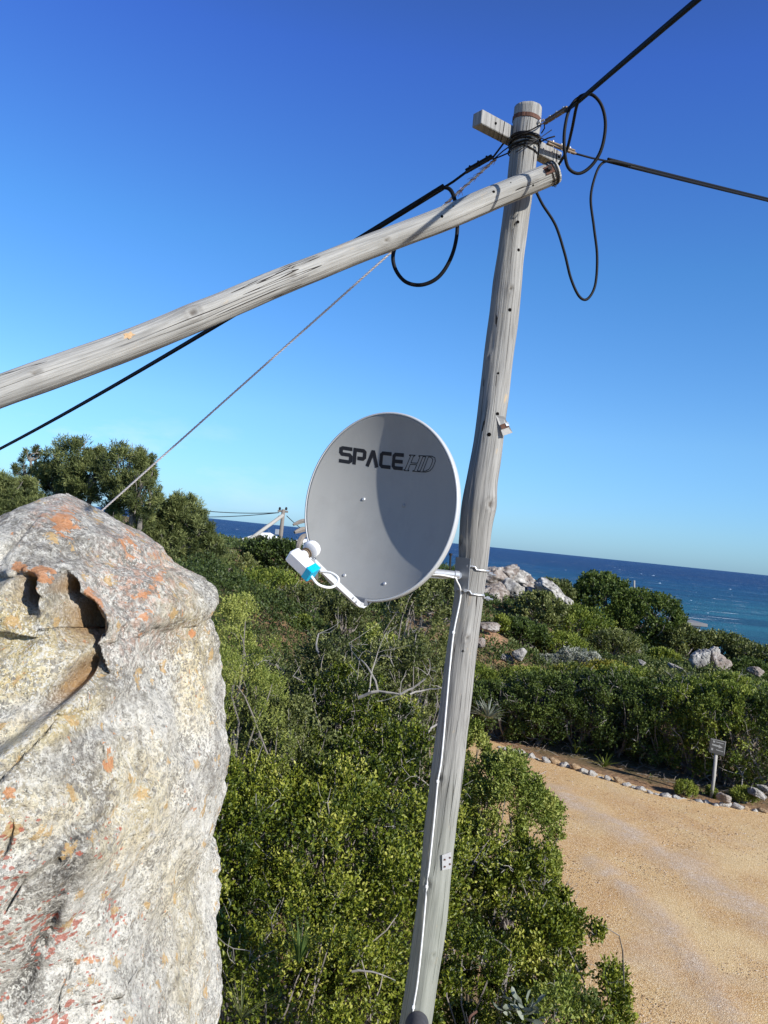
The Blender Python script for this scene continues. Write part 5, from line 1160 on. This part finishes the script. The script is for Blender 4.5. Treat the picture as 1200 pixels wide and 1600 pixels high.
# white flowering row near the far pole
for k, (u, v, Y, lb) in enumerate([(405, 853, 48, 'white-flowering shrub left of the far pole'), (455, 850, 47, 'white-flowering shrub right of the far pole, beside the dish edge')]):
    o = shrub('flowering_shrub', u, v, Y, 1.3, 1.0, 'L_grey', lb, 34, 14, 5, .13, seed=130 + k, six=False, dry=0, twigs=.1)
    rng = np.random.default_rng(k); p = P(u, v, Y); n = 260; a = rng.uniform(-1.3, 1.3, n); pp = np.stack([p[0] + a, p[1] + rng.uniform(-1, .4, n), p[2] - .1 + rng.uniform(-.3, .22, n)], 1)
    A = unit(rng.normal(size=(n, 3)) * .3 + [0, 0, 1]); V, q, ti = leaves_mesh(pp, A, unit(np.cross(A, rng.normal(size=(n, 3)))), rng.uniform(.10, .24, n), rng.uniform(.05, .10, n), rng.random(n), False)
    meshobj('blossom', V, q, mat=MAT['L_flower'], parent=o, attrs={'tint': ti}, smooth=False)

# ---- wind-swept trees upper left
def windtree(name, lobes, Y, label, seed, mat='L_pine', leaf=.10, dens=1.0, base_u=None, sparse=False):
    rng = np.random.default_rng(seed); cs = [(P(u, v, Y + dy), r * 1.12 / F * Y) for u, v, r, dy in lobes]
    bx = P(base_u, 850, Y)[0]; zb = gz(bx, Y); o = empty(name, (bx, Y, zb), label, 'tree')
    Cc, rc, dd = [], [], []
    for c, r in cs:
        n = int((52 if not sparse else 9) * dens * (r / .65) ** 2) + 4
        d = unit(rng.normal(size=(n, 3)) + [0, 0, .25]); r_ = r * (1 - .45 * rng.random(n) ** 2)
        Cc.append(c + d * (r_ * .80)[:, None] * [1, 1, .85]); rc.append(r * rng.uniform(.20, .38, n)); dd.append(d)
    Cc = np.vstack(Cc); rc = np.concatenate(rc); dd = np.vstack(dd)
    V, q, ti = clump_leaves(Cc, rc, dd, 26, 6, leaf, rng, .16, False, .55, tintbase=rng.normal(.45, .18, len(Cc)), spacing=.25, shell=.6)
    meshobj('crown', V, q, mat=MAT[mat], parent=o, attrs={'tint': ti}, smooth=False)
    b0 = np.array([bx, Y, zb - .1]); cen = np.mean([c for c, r in cs], 0); fork = b0 + (cen - b0) * .45
    segs = [(bend(b0, fork, rng, .08, 6), .15, .10)]
    for c, r in cs:
        segs.append((bend(fork, c, rng, .12, 6), .09, .03))
        for k in range(7): segs.append((bend(c - [0, 0, r * .3], c + unit(rng.normal(size=(1, 3)) + [0, 0, .3])[0] * r * .95, rng, .12, 4), .022, .006))
    twig_mesh(segs).build('trunk', MAT['bark'], o)
windtree('coastal_tree', [(112, 722, 40, 0), (88, 752, 34, .4), (140, 745, 34, -.3), (70, 745, 24, .5), (120, 765, 30, 0), (152, 718, 22, .3)], 20.5, 'olive green wind-pruned tree topping the boulder, tallest of the left trees', 1, base_u=120)
windtree('coastal_tree', [(196, 732, 40, 0), (222, 722, 20, 0), (215, 770, 36, -.3), (180, 775, 30, .3), (232, 745, 16, 0), (205, 810, 34, 0)], 20, 'feathery olive tree crossed by the guy rope', 2, base_u=205)
windtree('coastal_tree', [(10, 775, 36, 0), (38, 768, 26, .2), (-35, 770, 45, 0), (20, 800, 36, 0), (50, 792, 26, 0), (-40, 820, 50, 0)], 19, 'green tree cut by the left edge beside the boulder', 3, base_u=5)
windtree('coastal_tree', [(285, 805, 34, 0), (312, 830, 24, -.3), (260, 820, 32, .2), (300, 850, 34, 0), (268, 850, 32, -.3), (328, 852, 22, 0), (280, 792, 18, 0), (248, 800, 26, .3), (238, 830, 30, .2), (335, 868, 22, 0)], 21.5, 'dark green tree right of the guy rope, smallest of the left trees', 4, leaf=.11, base_u=290)
windtree('bare_topped_tree', [(48, 715, 16, 0), (40, 735, 18, 0), (56, 705, 8, 0)], 21.5, 'sparse half-bare tree top left of the tallest tree', 5, sparse=True, mat='L_grey', base_u=48)

# ---- scrub cover as one mass
def scrub():
    rng = np.random.default_rng(77); n = 105000
    q = rng.uniform(0, 1, n) ** 1.5 * (1 / 9.5 - 1 / 75) + 1 / 75; y = 1 / q; x = rng.uniform(-.62, .60, n) * y; y = y + rng.normal(0, .5, n)
    keep = (road_dist(x, y) > .30) & (rng.random(n) > bare_mask(x, y) * 1.0) & (y < 72)
    hed = (road_dist(x, y) < 4.5) & (x > 1.5) & (y > 14); keep &= ~(hed & (rng.random(n) > .5)); 
    x, y = x[keep], y[keep]; z = ground(x, y)
    for q_ in SHR:
        inside = np.hypot((x - q_[0]) / q_[2], (y - q_[1] + .35 * q_[3]) / (q_[3] * 1.3)) < 1.0; x, y, z = x[~inside], y[~inside], z[~inside]
    hh = .06 + np.where((road_dist(x, y) < 2.5) & (x > 1.5), .12, np.where(y < 17, .65, .34)) * np.clip(fbm(np.stack([x * .9, y * .9, x * 0], 1), 3, 3) * .6 + .45, 0, 1)
    rc = .0038 * y + .03; C = np.stack([x, y, z + hh * rng.uniform(.35, 1, len(x))], 1)
    d = unit(rng.normal(size=C.shape) * .5 + [0, -.3, 1])
    tb = .42 + .5 * fbm(np.stack([x * .5, y * .5, x * 0 + 3], 1), 2, 9) * .6
    for lo, hi in ((0, 16), (16, 24), (24, 36), (36, 80)):
        pass
    Vs, Qs, Ts = [], [], []; nv = 0
    edges = [0, 12, 15, 19, 24, 30, 38, 48, 60, 100]
    for lo, hi in zip(edges[:-1], edges[1:]):
        mk_ = (y >= lo) & (y < hi)
        if not mk_.any(): continue
        V, qd, ti = clump_leaves(C[mk_], rc[mk_], d[mk_], 3, 4, .0032 * (lo + hi) / 2 if lo else .045, rng, .5, False, .6, tintbase=np.clip(tb[mk_], 0, 1))
        Vs.append(V); Qs.append(qd + nv); Ts.append(ti); nv += len(V)
    M = leafmat('mixed_scrub_leaf', [(0.0, (0.030, 0.048, 0.014)), (0.45, (0.070, 0.105, 0.024)), (.75, (0.12, 0.145, 0.035)), (1.0, (0.19, 0.19, 0.07))], .55, .35)
    o = meshobj('scrub', np.vstack(Vs), np.vstack(Qs), mat=M, attrs={'tint': np.concatenate(Ts)}, smooth=False)
    tag(o, 'low mixed coastal scrub covering the slope between the bushes', 'scrub', kind='stuff')
scrub()

# ------------------------------------------------------------------ rocks
def rock_mesh(seed, rx_, ry_, rz_, n=24, rough=.28, cut=6):
    """faceted stone"""
    rng = np.random.default_rng(seed); th = np.linspace(0, math.pi, n); ph = np.linspace(0, 2 * math.pi, 2 * n, endpoint=False)
    T, Ph = np.meshgrid(th, ph, indexing='ij'); d = np.stack([np.sin(T) * np.cos(Ph), np.sin(T) * np.sin(Ph), np.cos(T)], -1).reshape(-1, 3)
    r = np.ones(len(d))
    for k in range(cut + 6):
        nn_ = rng.normal(size=3); nn_ /= np.linalg.norm(nn_); h = rng.uniform(.50, .88); c = d @ nn_; r = np.minimum(r, np.where(c > .05, h / np.maximum(c, .05), 9))
    r = r * (1 + rough * .35 * fbm(d * 2.5 + seed, 4, seed))
    r = r * (1 + .10 * np.abs(vnoise(d * 3.7 + seed * 2, seed + 5))) - .10 * (np.abs(vnoise(d * 1.9 + seed, seed + 8)) < .07)
    V = d * r[:, None] * [rx_, ry_, rz_]; m_ = 2 * n
    q = np.array([(i * m_ + j, (i + 1) * m_ + j, (i + 1) * m_ + (j + 1) % m_, i * m_ + (j + 1) % m_) for i in range(n - 1) for j in range(m_)])
    return V, q
def rock(name, u, v, Y, wpx, hpx, mat, label, seed, depth=.8, group=None, cat='rock', rot=0, n=40, parent=None):
    c = P(u, v, Y); sc_ = 1.45 if 'outcrop' in name else 1.2; rx_ = wpx / 2 / F * Y * sc_; rz_ = hpx / 2 / F * Y * sc_
    V, q = rock_mesh(seed, rx_, rx_ * depth, rz_, n)
    ca, sa = math.cos(R(rot)), math.sin(R(rot)); V = np.stack([V[:, 0] * ca + V[:, 2] * sa, V[:, 1], -V[:, 0] * sa + V[:, 2] * ca], 1)
    o = meshobj(name, V + c, q, mat=MAT[mat], parent=parent, loc=(c[0], c[1], c[2] - rz_) if parent is None else None, smooth=False); 
    if parent is None: tag(o, label, cat, group)
    return o
for k, (u, v, w, h, mt, lb, rot) in enumerate([
    (772, 900, 38, 34, 'redstone', 'reddish block at the top left of the outcrop beside the pole', 5), (795, 893, 30, 22, 'redstone', 'pointed pinkish block crowning the outcrop', -15), (812, 905, 34, 22, 'greystone', 'pale grey block in the middle of the outcrop', 10),
    (770, 925, 42, 26, 'redstone', 'shaded red block low on the outcrop next to the pole', 0), (803, 925, 40, 30, 'greystone', 'pale rounded block with dark hollow at the front of the outcrop', 10), (832, 917, 40, 20, 'redstone', 'pink rubble slab right of the outcrop centre', 20),
    (862, 923, 44, 22, 'greystone', 'grey sloping slab at the right end of the outcrop', 28), (845, 930, 30, 18, 'greystone', 'small grey block below the right slab', 10), (778, 945, 44, 18, 'greystone', 'grey cracked slab at the foot of the outcrop', 5), (882, 938, 22, 10, 'greystone', 'low grey stone at the far right tip of the outcrop', 30)]):
    rock('outcrop_rock', u, v, 33 + (k % 3) * .4 - .5 * (v > 920), w, h, mt, lb, 200 + k, .9, 'blocks of the reddish outcrop', rot=rot)
for k, (u, v, Y, w, h, mt, lb, rot) in enumerate([
    (1098, 1030, 26, 30, 36, 'greystone', 'upright grey half of the split boulder', -10), (1112, 1024, 26.3, 20, 26, 'greystone', 'narrow pale middle piece of the split boulder', 15), (1124, 1036, 26.2, 36, 26, 'redstone', 'pinkish sloping slab leaning on the split boulder', 35),
    (1058, 1044, 25.5, 26, 9, 'greystone', 'flat grey stone left of the split boulder', 18), (1180, 1050, 25, 22, 14, 'redstone', 'small pinkish rock near the right edge', 5), (812, 1022, 24, 22, 18, 'greystone', 'rounded grey boulder in the shade of the dark bush', 10), (790, 1028, 24.2, 20, 12, 'greystone', 'flat grey stone left of the rounded boulder', 15),
    (1003, 1035, 25.5, 14, 8, 'greystone', 'small grey stone left of the flat stone', 15), (762, 978, 26, 36, 14, 'redstone', 'red ground slab right of the pole', 5), (752, 1005, 24, 16, 18, 'redstone', 'red block hugging the pole edge', 0),
    (418, 972, 22, 30, 10, 'redstone', 'red slab on the bare patch left of the dish arm', 30), (436, 985, 21.5, 22, 9, 'redstone', 'second reddish slab lower on the bare patch', 25), (315, 886, 30, 16, 7, 'redstone', 'pinkish stone left end of the stony patch', 0), (360, 888, 30, 14, 9, 'redstone', 'pink stone at the right of the stony patch', 20), (330, 884, 31, 14, 5, 'greystone', 'pale stone between the two pink stones', 5),
    (1133, 1247, 15.7, 24, 16, 'redstone', 'pointed stone on the verge right of the sign post', 10), (1182, 1240, 16, 24, 14, 'greystone', 'pale stone on the verge at the right edge', 25), (1194, 1232, 16.3, 20, 9, 'greystone', 'flat white stone behind the one at the right edge', 15)]):
    rock('rock', u, v, Y, w, h, mt, lb, 230 + k, .8, rot=rot)
# edging stones
def edging():
    line = [(772, 1168), (785, 1172), (800, 1177), (822, 1184), (845, 1190), (868, 1196), (885, 1201), (905, 1205), (925, 1213), (945, 1218), (965, 1224), (985, 1231), (1010, 1240), (1040, 1247), (1065, 1250), (1090, 1254), (1115, 1260), (1140, 1263), (1165, 1267), (1190, 1271), (1215, 1274)]
    LP = np.array([G(u, v)[:2] for u, v in line]); L = np.concatenate([[0], np.cumsum(np.linalg.norm(np.diff(LP, axis=0), axis=1))]); rng = np.random.default_rng(12)
    protos = {}
    for mt in ('palestone', 'orangestone'):
        for k in range(4):
            V, q = rock_mesh(300 + k * 7, 1, .8, .75, 12); me = meshobj('edging_stone', V, q, mat=MAT[mt], smooth=False); protos[mt, k] = me.data; bpy.data.objects.remove(me)
    s = 0.1; i = 0; big = None
    while s < L[-1]:
        w = rng.uniform(.09, .24); 
        if rng.random() < .05: s += rng.uniform(.05, .2); continue
        x = np.interp(s + w / 2, L, LP[:, 0]); y = np.interp(s + w / 2, L, LP[:, 1]) + rng.normal(0, .03)
        mt = 'palestone' if rng.random() < .72 else 'orangestone'; o = bpy.data.objects.new('edging_stone', protos[mt, int(rng.integers(4))]); COL.objects.link(o)
        h = w * rng.uniform(.35, .6); o.location = (x, y, h * .55); o.scale = (w * .62, w * .5, h); o.rotation_euler = (0, 0, rng.uniform(-.5, .5) - .25)
        tag(o, 'pale stone in the row edging the gravel drive' if mt == 'palestone' else 'orange-brown stone in the row edging the gravel drive', 'stone', 'pale stones edging the gravel drive' if mt == 'palestone' else 'orange stones edging the gravel drive')
        s += w * 1.02 + rng.uniform(0, .015); i += 1
edging()
# loose gravel
def gravel():
    rng = np.random.default_rng(21); n = 16000; y = 1 / rng.uniform(1 / 18, 1 / 6.5, n); x = rng.uniform(.15, .62, n) * y; k = road_dist(x, y) < -.05; x, y = x[k], y[k]; n = len(x)
    r = rng.uniform(.004, .012, n) * (.6 + y / 14); T = np.array([(1, 0, 0), (-.5, .87, 0), (-.5, -.87, 0), (.1, .1, .8)]); a = rng.uniform(0, 6.28, n)
    V = np.zeros((n, 4, 3)); 
    for j in range(4): V[:, j, 0] = x + r * (T[j, 0] * np.cos(a) - T[j, 1] * np.sin(a)); V[:, j, 1] = y + r * (T[j, 0] * np.sin(a) + T[j, 1] * np.cos(a)); V[:, j, 2] = .024 + r * T[j, 2] * .9
    b = np.arange(n)[:, None] * 4; q = np.concatenate([b + np.array([0, 1, 3]), b + np.array([1, 2, 3]), b + np.array([2, 0, 3])], 0)
    M = NM('loose_stone', .9, .2); M.color(M.ramp(M.attr('tint'), [(0, (.22, .13, .07)), (.5, (.46, .30, .16)), (1, (.68, .58, .46))]))
    o = meshobj('loose_gravel', V.reshape(-1, 3), q, mat=M.done(), attrs={'tint': np.repeat(rng.random(n), 4)}, smooth=False); tag(o, 'loose gravel scattered over the drive', 'gravel', kind='stuff')
gravel()
# verge litter: dead twigs between stones and hedge
def litter():
    rng = np.random.default_rng(31); segs = []
    for k in range(240):
        t = rng.random(); u = 790 + 430 * t; v = 1160 + .232 * (u - 780) - 4 + rng.uniform(-22, 6); p = G(u, v)
        p[2] = gz(p[0], p[1]) + .02; L = rng.uniform(.08, .32); a = rng.uniform(0, 6.28); e = p + [math.cos(a) * L, math.sin(a) * L * .6, abs(rng.normal(0, .3)) * L]
        segs.append((bend(p, e, rng, .12, 3), .007, .003))
    o = twig_mesh(segs).build('dead_litter', MAT['bark'], None); tag(o, 'dead twigs and leaf litter along the verge', 'litter', kind='stuff')
litter()
for k, (u, v, lb, wpx, c) in enumerate([(1080, 1252, 'bright green low bush left of the sign post foot', 17, .7), (1175, 1262, 'bright green low bush among the edging stones at right', 24, .7), (1122, 1252, 'tiny green bush right of the sign post', 6, .7)]):
    pG = G(u, v); Y = pG[1] + .3; shrub('verge_bush', 0, 0, Y, wpx / F * Y, .22, 'L_bright', lb, 34, 20, 6, .045, seed=150 + k, cen=(pG[0], Y, .30 if wpx > 10 else .18), base=0.0, six=False, rcf=.3, asp=.3, up=.9, tintc=c, twigs=.2)
blades('agave', P(762, 1122, 17.6), 60, .58, .04, 'L_aloe', 'grey agave rosette with stiff blades right of the pole', 'agave', 5, .9)
blades('spiky_plant', G(950, 1203, .0) + [0, .25, 0], 30, .42, .03, 'L_bright', 'spiky green rosette on the verge beside the hedge', 'plant', 6, .9)
blades('stem_plant', G(903, 1190, .0) + [0, .25, .12], 12, .34, .035, 'L_yellow', 'small yellow-green stem plant on the verge left of the spiky one', 'plant', 7, .5)
mb = MB(); rg = np.random.default_rng(9); segs = []
b0 = P(1196, 1225, 16.6)
for (a, b, r0) in (((1196, 1225), (1182, 1195), .03), ((1182, 1195), (1172, 1175), .022), ((1172, 1175), (1162, 1165), .016), ((1180, 1190), (1186, 1165), .014), ((1158, 1235), (1160, 1210), .02), ((1160, 1210), (1168, 1198), .014), ((1160, 1210), (1150, 1196), .012)):
    segs.append((bend(P(a[0], a[1], 16.6), P(b[0], b[1], 16.7), rg, .06, 4), r0, r0 * .7))
    for k in range(3): q = P(b[0], b[1], 16.7); segs.append((bend(q, q + rg.normal(size=3) * .25 + [0, 0, .1], rg, .12, 3), r0 * .4, r0 * .15))
tag(twig_mesh(segs).build('dead_bush', MAT['dry'], None), 'bare grey dead bush right of the sign under the hedge', 'dead bush')

# ------------------------------------------------------------------ sign
def sign():
    b = G(1111, 1246); Y = b[1]; o = empty('path_sign', b, 'small dark sign with pale arrows leaning on a whitewashed post', 'sign')
    top = P(1119, 1176, Y); b2 = b + [0, 0, -.1]; mb = MB(); mb.tube([b2, (b2 + top) / 2 + [.01, 0, 0], top], .034, 12); mb.build('post', MAT['post'], o, smooth=True)
    tl_, tr_, br2, bl2 = [P(u, v, Y - .05) for u, v in ((1110.5, 1153), (1135, 1158.5), (1131.5, 1182), (1108, 1175))]
    bd, _ = plate('board', [tl_, tr_, br2, bl2], .02, MAT['signm'], o)
    def S_(x, y, off=.004): return tl_ + (tr_ - tl_) * x + (bl2 - tl_) * y + np.array([0, -off, 0])
    mb = MB()
    for (x0, y0, x1, y1) in ((.03, .03, .97, .07), (.93, .07, .97, .93)): mb.add([S_(x0, y0), S_(x1, y0), S_(x1, y1), S_(x0, y1)], [(0, 1, 2, 3)])
    mb.build('edge_trim', MAT['signp'], bd)
    mb = MB()
    mb.add([S_(*q) for q in ((.12, .36), (.55, .40), (.55, .32), (.82, .50), (.55, .60), (.55, .52), (.12, .48))], [tuple(range(7))])
    mb.build('arrow', MAT['signp'], bd)
    mb = MB(); mb.add([S_(*q) for q in ((.10, .66), (.22, .66), (.22, .82), (.10, .82))], [(0, 1, 2, 3)]); mb.add([S_(*q) for q in ((.40, .70), (.88, .74), (.88, .80), (.40, .76))], [(0, 1, 2, 3)])
    mb.add([S_(*q) for q in ((.16, .12), (.30, .12), (.30, .26), (.16, .26))], [(0, 1, 2, 3)]); mb.add([S_(*q) for q in ((.36, .16), (.84, .18), (.84, .24), (.36, .22))], [(0, 1, 2, 3)]); mb.build('marking', MAT['signp'], bd)
sign()

# ------------------------------------------------------------------ far pole, houses
def farpole():
    Y = 58; tp = P(443, 796, Y); bs = P(432, 885, Y); o = empty('utility_pole', (bs[0], Y, gz(bs[0], Y)), 'distant wooden utility pole with a white brace on the skyline left of the dish', 'utility pole')
    mb = MB(); mb.tube([bs, (bs + tp) / 2 + [.04, 0, 0], tp], [.16, .15, .13], 10); mb.build('pole_shaft', MAT['bark'], o, smooth=True)
    mb = MB(); mb.tube([P(442, 805, Y - .3), P(372, 856, Y - 3)], .13, 10); mb.build('brace', MAT['post'], o, smooth=True)
    mb = MB(); mb.box(P(442, 799, Y), (.75, .14, .14), None, .01); mb.build('crossarm', MAT['bark'], o)
    for du in (-5, 5): mb = MB(); q = P(442 + du * 1.0, 797, Y); mb.tube([q, q + [0, 0, .12], q + [0, 0, .22]], [.07, .09, .05], 8); mb.build('insulator', MAT['wire'], o)
    mb = MB(); mb.box(P(433, 831, Y - .1), (.28, .2, .38), None, .01); mb.build('meter_box', MAT['galv'], o)
    for a, b, lb in (((436, 801, 58), (200, 780, 55), 'upper thin wire running left from the distant pole'), ((436, 801, 58), (200, 800, 62), 'lower thin wire running left from the distant pole'), ((436, 806, 58), (370, 850, 75), 'thin drop wire sloping down left from the distant pole'), ((448, 806, 58), (520, 850, 70), 'thin drop wire running right from the distant pole behind the dish')):
        cable('distant_wire', [(far_line(P(*a), P(*b), .35), .028)], .03, 'wire', lb, 'wire', 5)
farpole()
def house(name, corner, label, w, d, h, roofh, wall, roof, flat=False, rot=0):
    o = empty(name, corner, label, 'house'); x, y, z = corner; ca, sa = math.cos(rot), math.sin(rot)
    def T_(a, b, c_): return np.array([x + a * ca - b * sa, y + a * sa + b * ca, z + c_])
    mb = MB(); V = [T_(a, b, c_) for c_ in (0, h) for a, b in ((0, 0), (w, 0), (w, d), (0, d))]; Fc = [(0, 1, 5, 4), (1, 2, 6, 5), (2, 3, 7, 6), (3, 0, 4, 7)]
    if not flat: V += [T_(w / 2, 0, h + roofh), T_(w / 2, d, h + roofh)]; Fc += [(4, 5, 8), (6, 7, 9)]
    mb.add(V, Fc); wl_ = mb.build('wall', MAT[wall], o)
    mb = MB(); e = .35; th = .18
    if flat: mb.box(T_(w / 2, d / 2, h + .12), (w + 2 * e, d + 2 * e, .22), np.stack([[ca, sa, 0], [-sa, ca, 0], [0, 0, 1]], 1), .02)
    else:
        k = roofh / (w / 2)
        for sg in (0, 1):
            a0 = -e if sg == 0 else w + e
            q = [T_(a0, -e, h - e * k), T_(w / 2, -e, h + roofh), T_(w / 2, d + e, h + roofh), T_(a0, d + e, h - e * k)]; V = q + [p_ + [0, 0, th] for p_ in q]
            mb.add(V, [(3, 2, 1, 0), (4, 5, 6, 7), (0, 1, 5, 4), (1, 2, 6, 5), (2, 3, 7, 6), (3, 0, 4, 7)])
    mb.build('roof', MAT[roof], o)
    for a in (w * .2, w * .6):
        mb = MB(); q = [T_(a, -.01, h * .4), T_(a + w * .18, -.01, h * .4), T_(a + w * .18, -.01, h * .8), T_(a, -.01, h * .8)]; mb.add(q, [(0, 1, 2, 3)]); mb.build('window', MAT['glass'], wl_)
    return o
c = P(372, 868, 66); house('house', (c[0], 66, c[2]), 'white-roofed house with an ochre gable by the distant pole', 3.4, 5, 1.15, .75, 'wallo', 'roofw')
c = P(445, 868, 70); house('house', (c[0], 70, c[2]), 'pale house end right of the white-roofed one', 2.6, 4, 1.0, .4, 'wallw', 'roofw')
c = P(797, 925, 52); house('house', (c[0], 52, c[2]), 'white roof tip showing behind the reddish outcrop', 1.6, 3, .7, .55, 'wallw', 'roofw')
c = P(1070, 990, 56); house('beach_building', (c[0], 56, c[2]), 'flat-roofed low building with a white front right of the domed trees', 1.05, 3.0, .62, 0, 'wallw', 'roofd', True)
mb = MB(); q = P(991, 930, 44); mb.tube([q - [0, 0, 1.0], q, P(991, 907, 44)], .05, 8); tag(mb.build('white_post', MAT['post'], loc=q - [0, 0, 1.0]), 'thin white post standing behind the domed trees against the sea', 'post')
# drooping dead fronds beside the dish edge
mb = MB(); pa = empty('palm_like_plant', P(480, 900, 16), 'plant with dead drooping grey leaves peeking out at the left edge of the dish', 'plant')
for pts, w in (([(490, 815, 16), (474, 814, 16), (458, 820, 15.9)], .05), ([(490, 830, 16), (475, 827, 16), (460, 832, 15.8)], .06), ([(488, 835, 16), (474, 838, 16), (467, 850, 15.9), (465, 862, 15.9)], .06), ([(488, 845, 16.2), (478, 852, 16.1), (473, 866, 16.1)], .05)):
    s_ = spline([P(*q) for q in pts], 5); n = len(s_); mb = MB(); mb.tube(s_, [w * math.sin(math.pi * (.12 + .8 * (1 - i / (n - 1) * .95))) for i in range(n)], 6); mb.build('dead_frond', MAT['bark'], pa, smooth=False)
mb = MB(); mb.tube([P(492, 905, 16), P(492, 860, 16), P(490, 820, 16)], .07, 8); mb.build('trunk', MAT['bark'], pa, smooth=True)
